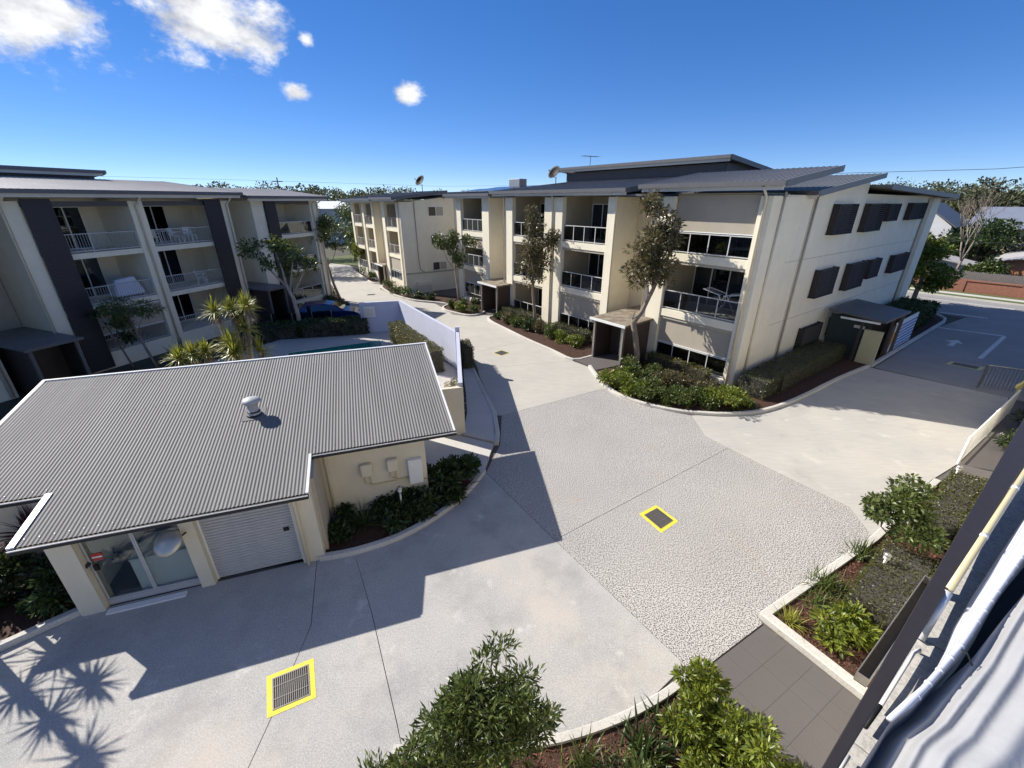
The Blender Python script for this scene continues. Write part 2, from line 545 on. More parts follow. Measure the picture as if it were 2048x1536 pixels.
def thing(name, label, cat, loc=(0, 0, 0), rz=0.0, group=None):
    o = bpy.data.objects.new(name, None)
    o.empty_display_size = 0.3
    o.location = loc
    o.rotation_euler = (0, 0, rz)
    link(o)
    return tag(o, label, cat, group)
def rep(src, parent, loc, name=None, rot=None):
    c = src.copy()
    c.location = loc
    if rot is not None:
        c.rotation_euler = rot
    c.parent = parent
    COL.objects.link(c)
    return c
def copy_tree(o, parent=None):
    c = o.copy()
    COL.objects.link(c)
    c.parent = parent
    for ch in o.children:
        copy_tree(ch, c)
    return c
def inset(poly, d):
    """shift every edge inwards by d"""
    n = len(poly)
    area = sum(poly[i][0] * poly[(i + 1) % n][1] - poly[(i + 1) % n][0] * poly[i][1] for i in range(n))
    sg = 1 if area > 0 else -1
    res = []
    for i in range(n):
        p0, p1, p2 = Vector(poly[i - 1]), Vector(poly[i]), Vector(poly[(i + 1) % n])
        e1, e2 = (p1 - p0).normalized(), (p2 - p1).normalized()
        n1, n2 = Vector((-e1.y, e1.x)) * sg, Vector((-e2.y, e2.x)) * sg
        m = (n1 + n2)
        k = d / max(0.35, (1 + n1.dot(n2)) / 2) / 2
        q = p1 + m * k
        res.append((q.x, q.y))
    return res
def smooth_line(pts, sub=4):
    """Catmull-Rom through the points"""
    P = [Vector(p) for p in pts]
    res = []
    for i in range(len(P) - 1):
        p0, p1, p2, p3 = P[max(i - 1, 0)], P[i], P[i + 1], P[min(i + 2, len(P) - 1)]
        for k in range(sub):
            t = k / sub
            q = 0.5 * ((2 * p1) + (p2 - p0) * t + (2 * p0 - 5 * p1 + 4 * p2 - p3) * t * t + (3 * p1 - p0 - 3 * p2 + p3) * t ** 3)
            res.append(tuple(q))
    res.append(tuple(P[-1]))
    return res
def strip(pts, w, z0, z1, side=1):
    """ribbon of width w to one side of the line, as a solid"""
    P = [Vector(p) for p in pts]
    inner = []
    for i in range(len(P)):
        d = (P[min(i + 1, len(P) - 1)] - P[max(i - 1, 0)]).normalized()
        inner.append(P[i] + Vector((-d.y, d.x)) * w * side)
    m = MB()
    n = len(P)
    ch = 0.02
    vs_ = [(p.x, p.y, z0) for p in P] + [(p.x, p.y, z1 - ch) for p in P] + [(p.x + (q.x - p.x) * .15, p.y + (q.y - p.y) * .15, z1) for p, q in zip(P, inner)] + [(p.x, p.y, z1) for p in inner] + [(p.x, p.y, z0) for p in inner]
    fs = []
    for i in range(n - 1):
        for k in range(4):
            fs.append((k * n + i, k * n + i + 1, (k + 1) * n + i + 1, (k + 1) * n + i))
    fs.append((0, n, 2 * n, 3 * n, 4 * n))
    fs.append((n - 1, 2 * n - 1, 3 * n - 1, 4 * n - 1, 5 * n - 1))
    return m.add(vs_, fs)

# ---- foliage
def leaf_obj(name, C, D, L, wr, mat, parent=None, fold=0.25, droop=0.12):
    n = len(C)
    D = D / np.linalg.norm(D, axis=1, keepdims=True)
    rnd = RNG.normal(size=(n, 3))
    rnd[:, 2] += 0.6
    s = np.cross(D, rnd)
    s /= np.linalg.norm(s, axis=1, keepdims=True) + 1e-9
    u = np.cross(s, D)
    L = L[:, None]
    w = L * wr * 0.5
    V = np.empty((n, 4, 3))
    V[:, 0] = C
    mid = C + D * L * 0.48
    V[:, 1] = mid + s * w + u * w * fold
    V[:, 2] = C + D * L - np.array([0, 0, 1.0]) * L * droop
    V[:, 3] = mid - s * w + u * w * fold
    me = bpy.data.meshes.new(name)
    me.vertices.add(n * 4)
    me.vertices.foreach_set('co', V.reshape(-1))
    base = np.arange(n)[:, None] * 4
    loops = (base + np.array([0, 1, 2, 0, 2, 3])[None, :]).reshape(-1)
    me.loops.add(n * 6)
    me.loops.foreach_set('vertex_index', loops.astype(np.int32))
    me.polygons.add(n * 2)
    me.polygons.foreach_set('loop_start', np.arange(0, n * 6, 3, dtype=np.int32))
    me.polygons.foreach_set('loop_total', np.full(n * 2, 3, dtype=np.int32))
    me.update(calc_edges=True)
    me.validate()
    me.materials.append(MATS[mat])
    return link(bpy.data.objects.new(name, me), parent)
def cluster_pts(clusters, n, shell=0.45, up=0.25):
    cl_ = np.array([c[0] for c in clusters], float)
    rr = np.array([c[1] if isinstance(c[1], (tuple, list)) else (c[1],) * 3 for c in clusters], float)
    wgt = rr.prod(axis=1) ** 0.7
    idx = RNG.choice(len(clusters), n, p=wgt / wgt.sum())
    d = RNG.normal(size=(n, 3))
    d /= np.linalg.norm(d, axis=1, keepdims=True)
    r = RNG.random(n) ** shell
    P = cl_[idx] + d * r[:, None] * rr[idx]
    D = d + RNG.normal(size=(n, 3)) * 0.55
    D[:, 2] += up
    return P, D
def sub_clusters(clusters, k, f=0.42):
    """break every ball of a crown into smaller clumps so that it has gaps and an uneven edge"""
    res = []
    for c, r in clusters:
        r = r if isinstance(r, (tuple, list)) else (r, r, r)
        for _ in range(k):
            d = RNG.normal(size=3)
            d /= np.linalg.norm(d)
            q = np.array(c) + d * np.array(r) * (0.35 + 0.6 * RNG.random())
            g = f * (0.6 + 0.7 * RNG.random())
            res.append((tuple(q), tuple(x * g for x in r)))
    return res
def tree(name, label, cat, base, trunk, radii, limbs, clusters, n, size, wr, mat, bark='bark', k=9, f=0.42, group=None, up=0.2, shell=0.5):
    t = thing(name, label, cat, (base[0], base[1], base[2] if len(base) > 2 else 0), 0, group)
    MB().tube(trunk, radii, 9).build('trunk', bark, t, True)
    for (path, r) in limbs:
        MB().tube(path, [r * (1 - 0.65 * i / (len(path) - 1)) for i in range(len(path))], 6).build('limb', bark, t, True)
    if n:
        cs = sub_clusters(clusters, k, f) if k else clusters
        P, D = cluster_pts(cs, n, shell=shell, up=up)
        leaf_obj('crown', P, D, size * (0.6 + 0.8 * RNG.random(n)), wr, mat, t)
    return t
def shrub(label, pos, r, h, n, size, wr, mat, name='shrub', cat='shrub', k=8, f=0.5, group=None, stems=3):
    t = thing(name, label, cat, (pos[0], pos[1], pos[2] if len(pos) > 2 else 0.03), 0, group)
    rx, ry = r if isinstance(r, tuple) else (r, r)
    cs = sub_clusters([((0, 0, h * 0.52), (rx * .9, ry * .9, h * .45))], k, f)
    P, D = cluster_pts(cs, n, 0.5, 0.35)
    P[:, 2] = np.maximum(P[:, 2], 0.03)
    leaf_obj('foliage', P, D, size * (0.6 + 0.8 * RNG.random(n)), wr, mat, t)
    for i in range(stems):
        q = Vector((random.uniform(-.5, .5) * rx, random.uniform(-.5, .5) * ry, h * .6))
        MB().tube([(q.x * .2, q.y * .2, -.03), tuple(q * .6), tuple(q)], [.022, .015, .006], 5).build('stem', 'bark', t, True)
    return t
def blades(name, n, L, w, lean, mat, parent, origin=(0, 0, 0), curve=0.5, seg=4, rise=(0.2, 1.0), jitter=0.0):
    """strap leaves: each an arching tapered ribbon"""
    m = MB()
    for i in range(n):
        az = random.uniform(0, 2 * math.pi)
        el = random.uniform(*rise) * math.pi / 2
        l = L * random.uniform(.65, 1.1)
        d = Vector((math.cos(az) * math.cos(el), math.sin(az) * math.cos(el), math.sin(el)))
        sd = Vector((-math.sin(az), math.cos(az), 0))
        nn = sd.cross(d)
        p = Vector(origin) + Vector((random.gauss(0, jitter), random.gauss(0, jitter), 0))
        vs_ = []
        for k in range(seg + 1):
            t = k / seg
            q = p + d * l * t - Vector((0, 0, 1)) * l * curve * t * t * math.cos(el)
            ww = w * (0.55 + 0.9 * t if t < .4 else 0.91 * (1 - t) / .6 + 0.02)
            vs_ += [q - sd * ww + nn * ww * .35, q, q + sd * ww + nn * ww * .35]
        fs = []
        for k in range(seg):
            a = 3 * k
            fs += [(a, a + 1, a + 4, a + 3), (a + 1, a + 2, a + 5, a + 4)]
        m.add(vs_, fs)
    me = bpy.data.meshes.new(name)
    me.from_pydata(m.v, [], m.f)
    me.materials.append(MATS[mat])
    return link(bpy.data.objects.new(name, me), parent)
def clump(label, pos, n, L, w, mat, name='strappy_plant', cat='plant', rise=(.35, 1.0), curve=.6, jitter=.06, group=None):
    t = thing(name, label, cat, (pos[0], pos[1], pos[2] if len(pos) > 2 else 0.03), 0, group)
    blades('leaf_blades', n, L, w, 0, mat, t, (0, 0, 0), curve, 4, rise, jitter)
    return t
def hedge(label, c, size, rz, dens_, leaf, mat, name='hedge', group=None, wob=.04, z=0.0):
    t = thing(name, label, 'hedge', (c[0], c[1], z), rz, group)
    lx, ly, h = size
    i_ = 0.07
    MB().box(-lx / 2 + i_, lx / 2 - i_, -ly / 2 + i_, ly / 2 - i_, -0.05, h - i_).build('hedge_core', 'interior_dark', t)  # solid dark core box filling the hedge behind its leaves
    faces = [(lx * ly, 'top'), (lx * h, 'f'), (lx * h, 'b'), (ly * h, 'l'), (ly * h, 'r')]
    Ps, Ds = [], []
    for A, f in faces:
        n = int(A * dens_)
        a, b = RNG.random(n) - .5, RNG.random(n)
        z0 = np.zeros(n)
        j = -np.abs(RNG.normal(size=n)) * wob * 1.3 + wob * .6 * RNG.random(n)
        lump = 0.03 * np.sin(a * lx * 5 + b * 4)
        j = j + lump
        if f == 'top':
            P = np.stack([a * lx, (b - .5) * ly, h + j], 1); nn = (0, 0, 1)
        elif f in 'fb':
            sg = -1 if f == 'f' else 1
            P = np.stack([a * lx, z0 + sg * (ly / 2 + j), b * h], 1); nn = (0, sg, 0)
        else:
            sg = -1 if f == 'l' else 1
            P = np.stack([z0 + sg * (lx / 2 + j), a * ly, b * h], 1); nn = (sg, 0, 0)
        Ps.append(P)
        Ds.append(np.array(nn)[None, :] * .8 + RNG.normal(size=(n, 3)) * .6 + np.array([0, 0, .3]))
    P, D = np.concatenate(Ps), np.concatenate(Ds)
    leaf_obj('foliage', P, D, leaf * (.6 + .8 * RNG.random(len(P))), .55, mat, t)
    return t

# ------------------------------------------------------------------ frames
# right-hand building: a runs away along its front, b runs into the building
AZB = R(-36.5)
U1 = Vector((math.sin(AZB), math.cos(AZB), 0))
U2 = Vector((math.cos(AZB), -math.sin(AZB), 0))
OB = Vector((10.28, 18.15, 0))
RZB = R(36.5)
def wB(a, b, z=0):
    return OB + U1 * a + U2 * b + Vector((0, 0, z))
def sd(s, d, z=0):                     # along the driveway to the street / across it
    return U2 * s + U1 * d + Vector((0, 0, z))
def sd2(s, d):
    p = sd(s, d)
    return (p.x, p.y)

# ------------------------------------------------------------------ ground, drives, kerbs
g = MB()
g.add([(-1200, -300, -0.12), (1200, -300, -0.12), (1200, 1800, -0.12), (-1200, 1800, -0.12)], [(0, 1, 2, 3)])
struct(g.build('ground', 'dirt'))
def slab(name, poly, mat, gap=0.007, top=0.0, sub=None):
    return struct(MB().prism(inset(poly, gap), -0.14, top).build(name, mat))
# bedding under the slabs that shows in the joints
struct(MB().prism([(-16, -2), (10, -2), (30, 14), (24, 24), (8, 34), (-12, 60), (-26, 70), (-30, 58), (-15, 33), (-4, 22), (-1.5, 14), (-4.9, 7.9), (-16, 5)], -0.11, -0.025).build('joint_bedding', 'joint'))
K_planter = [(4.05, 21.0), (4.13, 20.02), (4.35, 18.5), (4.69, 17.49), (5.25, 16.8), (5.73, 16.37), (6.81, 15.76), (7.77, 15.53), (8.96, 15.44), (10.57, 15.76), (12.79, 16.96), (16.18, 19.24), (18.98, 20.94)]
K_far = [(4.57, 22.49), (3.34, 21.92), (2.23, 23.61), (0.82, 25.74), (-0.48, 27.99), (-1.3, 29.4), (-1.75, 30.4), (-1.8, 31.2), (-1.3, 31.7)]
slab('driveway_slab', [(-0.43, 15.49), (4.02, 18.04), (4.52, 18.25), (4.72, 17.55), (5.25, 16.8), (5.73, 16.37), (6.81, 15.76), (7.4, 15.5), (7.26, 13.84), (7.75, 13.0), (1.12, 8.52), (-0.85, 11.51), (-0.44, 13.2)], 'agg')
slab('driveway_slab', [(7.75, 13.0), (8.4, 11.9), (9.76, 9.8), (9.5, 8.6), (5.25, 6.32), (5.26, 6.14), (3.48, 5.12), (3.31, 5.28), (1.12, 8.52)], 'agg')
slab('driveway_slab', [(7.4, 15.5), (7.77, 15.53), (8.96, 15.44), (10.57, 15.76), (12.79, 16.96), (16.18, 19.24), (18.98, 20.94), (22.3, 17.2), (20.13, 15.31), (14.99, 11.99), (13.3, 11.1), (9.5, 8.6), (9.76, 9.8), (8.4, 11.9), (7.26, 13.84)], 'conc_right')
slab('driveway_slab', [(-0.43, 15.49), (-0.62, 15.53), (-1.62, 19.6), (-1.81, 20.72), (3.3, 22.0), (4.1, 21.0), (4.2, 20.02), (4.5, 18.5), (4.52, 18.25), (4.02, 18.04)], 'conc_far')
slab('driveway_slab', [(-1.81, 20.72), (-2.38, 23.26), (0.9, 25.6), (2.23, 23.61), (3.3, 22.0)], 'conc_far')
slab('driveway_slab', [(-2.38, 23.26), (-2.6, 24.2), (-4.0, 26.6), (-6.5, 27.6), (-4.6, 32.3), (-3.6, 31.79), (-2.2, 32.2), (-1.3, 31.7), (-1.8, 31.2), (-1.3, 29.4), (-0.48, 27.99), (0.9, 25.6)], 'conc_far')
slab('driveway_slab', [(-6.5, 27.6), (-7.4, 28.3), (-10.2, 28.6), (-11.7, 31), (-13.8, 35.86), (-10.82, 39.0), (-8.48, 36.83), (-6.6, 36.05), (-5.74, 34.58), (-4.89, 32.89), (-4.6, 32.3)], 'conc_far')
slab('driveway_slab', [(-13.8, 35.86), (-15.9, 38.8), (-18.5, 44), (-15.4, 46.3), (-13.4, 44.6), (-13.2, 42.6), (-10.82, 39.0)], 'conc_far')
slab('driveway_slab', [(-18.5, 44), (-24, 55), (-30, 66), (-26, 68), (-19.1, 53), (-15.8, 47.0), (-15.4, 46.3)], 'conc_far')
slab('driveway_slab', [(-16, 0.5), (-16, 3.6), (-10.05, 5.52), (-9.55, 6.0), (-9.07, 6.46), (-4.83, 7.90), (-4.2, 6.11), (-4.13, 4.35), (-4.1, -1)], 'conc_near')
slab('driveway_slab', [(-4.83, 7.90), (-3.98, 8.12), (-2.99, 6.34), (-1.94, 4.27), (0.6, -1), (-4.1, -1), (-4.13, 4.35), (-4.2, 6.11)], 'conc_near')
slab('driveway_slab', [(-3.95, 8.05), (-2.93, 8.52), (-2.01, 9.38), (-1.28, 10.48), (-0.85, 11.51), (1.12, 8.52), (3.31, 5.28), (2.45, 4.66), (1.77, 4.38), (0.8, 4.11), (-0.2, 3.98), (-1.1, 3.94), (-1.8, 3.97), (-1.94, 4.27), (-2.99, 6.34)], 'conc_near')
# little footpath beside the privacy wall and its joints
slab('footpath', [(-1.86, 13.8), (-0.62, 13.25), (-0.60, 13.37), (-0.80, 15.5), (-1.85, 15.5)], 'path', 0.005, 0.11)
slab('footpath', [(-1.85, 15.5), (-0.80, 15.5), (-1.22, 17.5), (-2.1, 17.5)], 'path', 0.005, 0.11)
slab('footpath', [(-2.1, 17.5), (-1.22, 17.5), (-1.68, 19.4), (-2.4, 19.4)], 'path', 0.005, 0.11)
slab('footpath', [(-2.4, 19.4), (-1.68, 19.4), (-2.45, 22.4), (-2.75, 22.3)], 'path', 0.005, 0.11)
# entry pad between the pool house and the wall
slab('footpath', [(-4.2, 13.9), (-1.9, 13.75), (-0.66, 13.2), (-0.9, 11.55), (-1.3, 11.0), (-3.0, 11.6), (-3.6, 12.0)], 'path', 0.006, 0.06)
# brown pavers in front of the own building, a grid of single pavers
pv = thing('paved_path', 'x', 'x')
del pv['label'], pv['category']
struct(pv)
A0, A1, B0_, B1_ = Vector((3.48, 5.10)), Vector((5.24, 6.10)), Vector((4.62, 2.9)), Vector((6.55, 4.05))
nu, nv = 5, 5
for i in range(nu):
    for j in range(nv):
        def q(u, v):
            p = A0.lerp(A1, u).lerp(B0_.lerp(B1_, u), v)
            return (p.x, p.y)
        e = .0007
        MB().prism([q(i / nu + e, j / nv + e), q((i + 1) / nu - e, j / nv + e), q((i + 1) / nu - e, (j + 1) / nv - e), q(i / nu + e, (j + 1) / nv - e)], -.14, -.002 + random.uniform(-.0015, .0015)).build('paver', 'paver', pv)
# garden beds
def bed(poly, top=0.03, mat='soil'):
    return struct(MB().prism(inset(poly, 0.06), -0.13, top).build('garden_bed', mat))
def kerb(pts, side, w=0.15, top=0.12, sub=3, mat='kerb'):
    return struct(strip(smooth_line(pts, sub) if sub else pts, w, -0.13, top, side).build('kerb', mat))
kerb(K_planter, 1)
bed([(p[0], p[1]) for p in K_planter] + [(19.5, 22.2), (18.0, 24.5), (10.9, 19.6), (5.6, 24.6), (4.6, 22.3)], 0.05)
kerb(K_far, -1)
bed(K_far + [(1.0, 31.6), (7.0, 24.3)], 0.05)
k2 = [(-5.3, 35.6), (-5.74, 34.58), (-5.5, 33.6), (-4.89, 32.89), (-3.6, 31.79), (-2.9, 31.75), (-2.47, 32.1), (-2.1, 32.9)]
kerb(k2, 1)
bed(k2 + [(-2.0, 35.5), (-4.5, 37.5)], 0.05)
k3 = [(-13.4, 43.6), (-12.8, 42.2), (-10.9, 39.2), (-8.48, 36.95), (-6.6, 36.2), (-5.4, 35.5)]
kerb(k3, 1)
bed(k3 + [(-4.6, 38.5), (-9.5, 40.6), (-13, 45)], 0.05)
k4 = [(-20.5, 55.5), (-19.08, 52.95), (-17.4, 49.8), (-15.83, 47.03), (-14.9, 45.6), (-13.9, 45.0)]
kerb(k4, 1)
bed(k4 + [(-12.5, 46), (-18, 56)], 0.05)
k5 = [(-0.85, 11.51), (-1.28, 10.48), (-2.01, 9.38), (-2.93, 8.52), (-3.93, 8.01), (-4.72, 7.80)]
kerb(k5, -1)
bed([(-0.9, 11.45)] + k5[1:] + [(-4.9, 9.5), (-5.2, 9.4), (-2.2, 11.2)], 0.05)
kerb([(-2.47, 22.45), (-1.62, 19.3), (-0.64, 15.55), (-0.46, 13.9), (-0.47, 13.2)], -1, 0.17, 0.13, 0)
kR = [(5.25, 6.32), (9.38, 8.56), (13.3, 11.05)]
kerb(kR, -1, 0.16, 0.12, 0)
kerb([(5.25, 6.28), (6.25, 4.62)], 1, 0.2, 0.13, 0)
bed([(5.35, 6.3), (9.38, 8.5), (13.3, 11.0), (14.0, 10.3), (6.5, 4.7)], 0.05)
kb = [(3.42, 5.22), (2.95, 4.92), (2.45, 4.66), (1.77, 4.38), (0.8, 4.11), (-0.2, 3.98), (-1.1, 3.92), (-1.9, 3.95)]
kerb(kb, 1, 0.14, 0.12, 3)
kerb([(3.45, 5.1), (4.5, 3.3)], -1, 0.06, 0.10, 0)
bed([(3.40, 5.1)] + kb[1:] + [(-2.2, 3.0), (0, 1.6), (4.4, 2.6)], 0.05)
kerb([(-16, 3.75), (-10.05, 5.55), (-9.55, 6.03), (-9.07, 6.46)], 1, 0.16, 0.13, 0)
bed([(-16, 3.8), (-10.05, 5.6), (-9.55, 6.1), (-9.07, 6.5), (-9.2, 8.8), (-12, 16), (-20, 17), (-20, 4)], 0.04)
kL = [(-10.2, 28.75), (-11.55, 31.0), (-13.6, 35.6), (-15.75, 38.7), (-18.3, 44)]
kerb(kL, 1)
bed(kL + [(-21, 45), (-17.5, 36), (-13.5, 28.5)], 0.05)
# street side: asphalt drive, street, verge
struct(MB().prism([sd2(27.95, 5.4), sd2(28.3, -3), sd2(46.5, -3), sd2(46.5, 4.8), sd2(41, 5.35)], -0.13, -0.004).build('asphalt_drive', 'asphalt'))
struct(MB().prism([sd2(46.52, -40), sd2(55.3, -40), sd2(55.3, 60), sd2(46.52, 60)], -0.13, -0.012).build('street', 'asphalt'))
struct(MB().prism([sd2(55.3, -40), sd2(55.5, -40), sd2(55.5, 60), sd2(55.3, 60)], -0.13, 0.10).build('kerb', 'kerb'))
struct(MB().prism([sd2(55.51, -40), sd2(58.9, -40), sd2(58.9, 60), sd2(55.51, 60)], -0.13, 0.08).build('grass_verge', 'verge'))
struct(MB().prism([sd2(56.7, -40), sd2(57.7, -40), sd2(57.7, 60), sd2(56.7, 60)], -0.13, 0.10).build('footpath', 'path'))
kRR = [sd2(27.9, 5.50), sd2(34, 5.45), sd2(41.5, 5.40), sd2(44.2, 5.55), sd2(46.4, 6.8)]
kerb(kRR, 1, 0.16, 0.13, 2)
bed([sd2(28.4, 5.6), sd2(41.5, 5.5), sd2(44.2, 5.7), sd2(46.3, 6.9), sd2(46.4, 22), sd2(28.2, 8.4)], 0.02)
struct(MB().prism([sd2(46.2, 7.2), sd2(49.6, 7.2), sd2(50.2, 9), sd2(50.2, 30), sd2(46.2, 30)], -.13, .06).build('grass_verge', 'verge'))
def mark(name, poly, mat='road_white', z=0.003, base=-0.004):
    return struct(MB().prism(poly, base, z).build(name, mat))
def line_poly(p, q, w):
    p, q = Vector(p), Vector(q)
    d = (q - p).normalized()
    n = Vector((-d.y, d.x)) * w / 2
    return [tuple(p - n), tuple(q - n), tuple(q + n), tuple(p + n)]
mark('road_marking', line_poly((29.55, 28.8), (32.15, 26.55), .22))
mark('road_marking', line_poly((32.05, 26.5), (26.22, 22.33), .20), z=.0035)
mark('road_marking', line_poly(sd2(53, 9.0), sd2(53.05, 3.0), .15), base=-.012, z=-.008)
mark('road_marking', line_poly(sd2(46.9, 6.4), sd2(47.3, 3.8), .3), base=-.012, z=-.008)
mark('road_marking', line_poly(sd2(53, -2.0), sd2(53.05, -8.0), .15), base=-.012, z=-.008)
# white arrow on the drive
ar = Vector((27.5, 25.2)); ax = Vector((U2.x, U2.y)); ay = Vector((U1.x, U1.y))
mark('road_marking', [tuple(ar + ax * x + ay * y) for x, y in ((-1.0, -.13), (.1, -.13), (.1, -.4), (1.0, 0), (.1, .4), (.1, .13), (-1.0, .13))])
slab('drive_threshold', [sd2(27.55, 5.4), sd2(27.9, 5.4), sd2(28.2, -2), sd2(27.9, -2)], 'joint', 0.0, -0.01)
# right of the drive, beside the own building
struct(MB().prism([(13.35, 11.0), (15.0, 11.95), (15.9, 11.2), (14.3, 10.2)], -.13, .05).build('footpath', 'paver'))
struct(MB().prism([(15.03, 11.9), (20.1, 15.25), (22.4, 17.2), (26, 15), (16.0, 8.0), (15.9, 11.2)], -.13, -.02).build('footpath', 'paver'))

struct(MB().prism([(4.12, 21.0), (3.36, 22.0), (4.55, 22.5), (5.9, 22.9), (6.6, 21.9), (5.4, 20.9), (4.4, 20.4)], -.13, .09).build('porch_paving', 'paver'))
# drain grates
def grate(pts, label, mat='yellow', nb=16, rim=.13):
    P = [Vector(p) for p in pts]
    c = sum(P, Vector((0, 0))) / 4
    t = thing('drain_grate', label, 'drain grate', (c.x, c.y, 0), 0, 'drain grates in the driveway')
    P = [p - c for p in P]
    def bil(u, v):
        a = P[0].lerp(P[1], u)
        b = P[3].lerp(P[2], u)
        return a.lerp(b, v)
    L_ = (P[1] - P[0]).length
    r = rim / L_
    m = MB()
    for u0, u1, v0, v1 in ((0, 1, 0, r), (0, 1, 1 - r, 1), (0, r, r, 1 - r), (1 - r, 1, r, 1 - r)):
        m.prism([tuple(bil(u, v)) for u, v in ((u0, v0), (u1, v0), (u1, v1), (u0, v1))], -.01, .005)
    m.build('painted_border', mat, t)
    m = MB().prism([tuple(bil(u, v)) for u, v in ((r, r), (1 - r, r), (1 - r, 1 - r), (r, 1 - r))], -.01, .002)
    m.build('pit', 'black', t)
    m = MB()
    for u0, u1, v0, v1 in ((r, 1 - r, r, r + .03), (r, 1 - r, 1 - r - .03, 1 - r), (r, r + .03, r + .03, 1 - r - .03), (1 - r - .03, 1 - r, r + .03, 1 - r - .03)):
        m.prism([tuple(bil(u, v)) for u, v in ((u0, v0), (u1, v0), (u1, v1), (u0, v1))], 0, .012)
    m.build('frame', 'grate_steel', t)
    for i in range(nb):
        u = r + .05 + (1 - 2 * r - .1) * (i + .5) / nb
        h = .16 * (1 - 2 * r) / nb
        MB().prism([tuple(bil(a, b)) for a, b in ((u - h, r + .03), (u + h, r + .03), (u + h, 1 - r - .03), (u - h, 1 - r - .03))], .002, .014).build('bar', 'grate_steel', t)
    for v in (.35, .65):
        MB().prism([tuple(bil(a, b)) for a, b in ((r + .03, v - .008), (1 - r - .03, v - .008), (1 - r - .03, v + .008), (r + .03, v + .008))], .003, .016).build('cross_bar', 'grate_steel', t)
    return t
k = 0.815
grate([(4.41 * k, 11.68 * k), (5.16 * k, 12.15 * k), (5.64 * k, 11.31 * k), (4.89 * k, 10.77 * k)], 'square steel drain grate with yellow border on the speckled paving', rim=.09)
grate([(-5.61 * k, 6.21 * k), (-4.72 * k, 6.64 * k), (-4.29 * k, 5.77 * k), (-5.15 * k, 5.36 * k)], 'square steel drain grate with bright yellow border nearest the roller door', rim=.09)
grate([(-1.13, 23.26), (-0.62, 23.79), (-0.09, 23.26), (-0.6, 22.74)], 'small drain grate with faded yellow border on the far driveway', 'yellow_pale', 8, .06)
grate([(23.5, 21.5), (24.2, 21.9), (25.1, 20.95), (24.4, 20.5)], 'dark drain grate with pale border on the asphalt near the arrow', 'yellow_pale', 8, .1)
grate([(-13.6, 39.9), (-12.9, 40.1), (-12.8, 39.6), (-13.5, 39.4)], 'small dark drain grate far along the driveway between the two blocks', 'steel', 6, .05)

# ------------------------------------------------------------------ apartment blocks
def glass_rail(t, sw, a0, a1, z0, z1, b=.12, n=4, mat='rail_white', pane='glass_dark'):
    h = MB(sw).box(a0, a1, b, b + .045, z1 - .04, z1).build('balustrade', mat, t)
    MB(sw).box(a0, a1, b + .005, b + .04, z0 + .04, z0 + .08).build('bottom_rail', mat, h)
    for i in range(n + 1):
        x = a0 + .025 + (a1 - a0 - .05) * i / n
        MB(sw).box(x - .022, x + .022, b + .004, b + .041, z0, z1 - .042).build('post', mat, h)
        if i < n:
            x2 = a0 + .025 + (a1 - a0 - .05) * (i + 1) / n
            MB(sw).box(x + .024, x2 - .024, b + .018, b + .026, z0 + .085, z1 - .045).build('glass_pane', pane, h)
    return h
def bar_rail(t, sw, a0, a1, z0, z1, b=.1, mat='rail_metal', pitch=.115):
    h = MB(sw).box(a0, a1, b, b + .045, z1 - .04, z1).build('balustrade', mat, t)
    MB(sw).box(a0, a1, b + .005, b + .04, z0 + .06, z0 + .10).build('bottom_rail', mat, h)
    n = max(2, int((a1 - a0) / pitch))
    src = None
    for i in range(n):
        x = a0 + (a1 - a0) * (i + .5) / n
        if src is None:
            src = MB(sw).box(-.008, .008, b + .014, b + .030, z0 + .10, z1 - .04).build('baluster', mat, h)
            src.location = (0, x, 0) if sw else (x, 0, 0)
        else:
            rep(src, h, (0, x, 0) if sw else (x, 0, 0))
    for i in range(3):
        x = a0 + .02 + (a1 - a0 - .04) * i / 2
        MB(sw).box(x - .025, x + .025, b - .006, b + .052, z0 - .1, z1 + .004).build('post', mat, h)
    return h
def sliding_door(t, sw, a0, a1, z0, z1, b, n=3, wall=True):
    fr = MB(sw)
    w = .055
    fr.box(a0, a1, b - .05, b + .02, z1 - w, z1).box(a0, a1, b - .05, b + .02, z0, z0 + w)
    for i in range(n + 1):
        x = a0 + (a1 - a0) * i / n
        fr.box(max(a0, x - w / 2), min(a1, x + w / 2), b - .046, b + .018, z0 + w, z1 - w)
    d = fr.build('sliding_door', 'white_metal', t)
    for i in range(n):
        x0, x1 = a0 + (a1 - a0) * i / n + w / 2, a0 + (a1 - a0) * (i + 1) / n - w / 2
        MB(sw).box(x0 + .002, x1 - .002, b - .02, b - .012, z0 + w, z1 - w).build('glass_pane', 'glass_dark', d)
        cur = random.random() < .28
        MB(sw).box(x0 + .01, x1 - .01, b - .008, b - .004, z0 + w + ((z1 - z0) * random.choice((0, 0, .45)) if cur else 0), z1 - w).build('curtain' if cur else 'dark_room', 'house_white' if cur else 'interior_dark', d)
        if cur:
            MB(sw).box(x0 + .01, x1 - .01, b - .003, b - .001, z0 + w, z1 - w).build('dark_room', 'interior_dark', d)
    return d
def blind(t, sw, a0, a1, z0, z1, b=.2):
    m = MB(sw)
    m.box(a0 + .03, a1 - .03, b, b + .012, z0, z1)
    o = m.build('roller_blind', 'blind', t)
    MB(sw).box(a0 + .02, a1 - .02, b - .012, b + .024, z0 - .04, z0).build('bottom_bar', 'white_metal', o)
    return o
def downpipe(t, sw, a, b, z0, z1, r=.045, mat='render_cream', top=None):
    path = ([top] if top else []) + [(a, b, z1), (a, b, z0)]
    if top:
        path = [top, (a, b, z1 - .05), (a, b, z0)]
    return MB(sw).tube(path, r, 8).build('downpipe', mat, t, True)
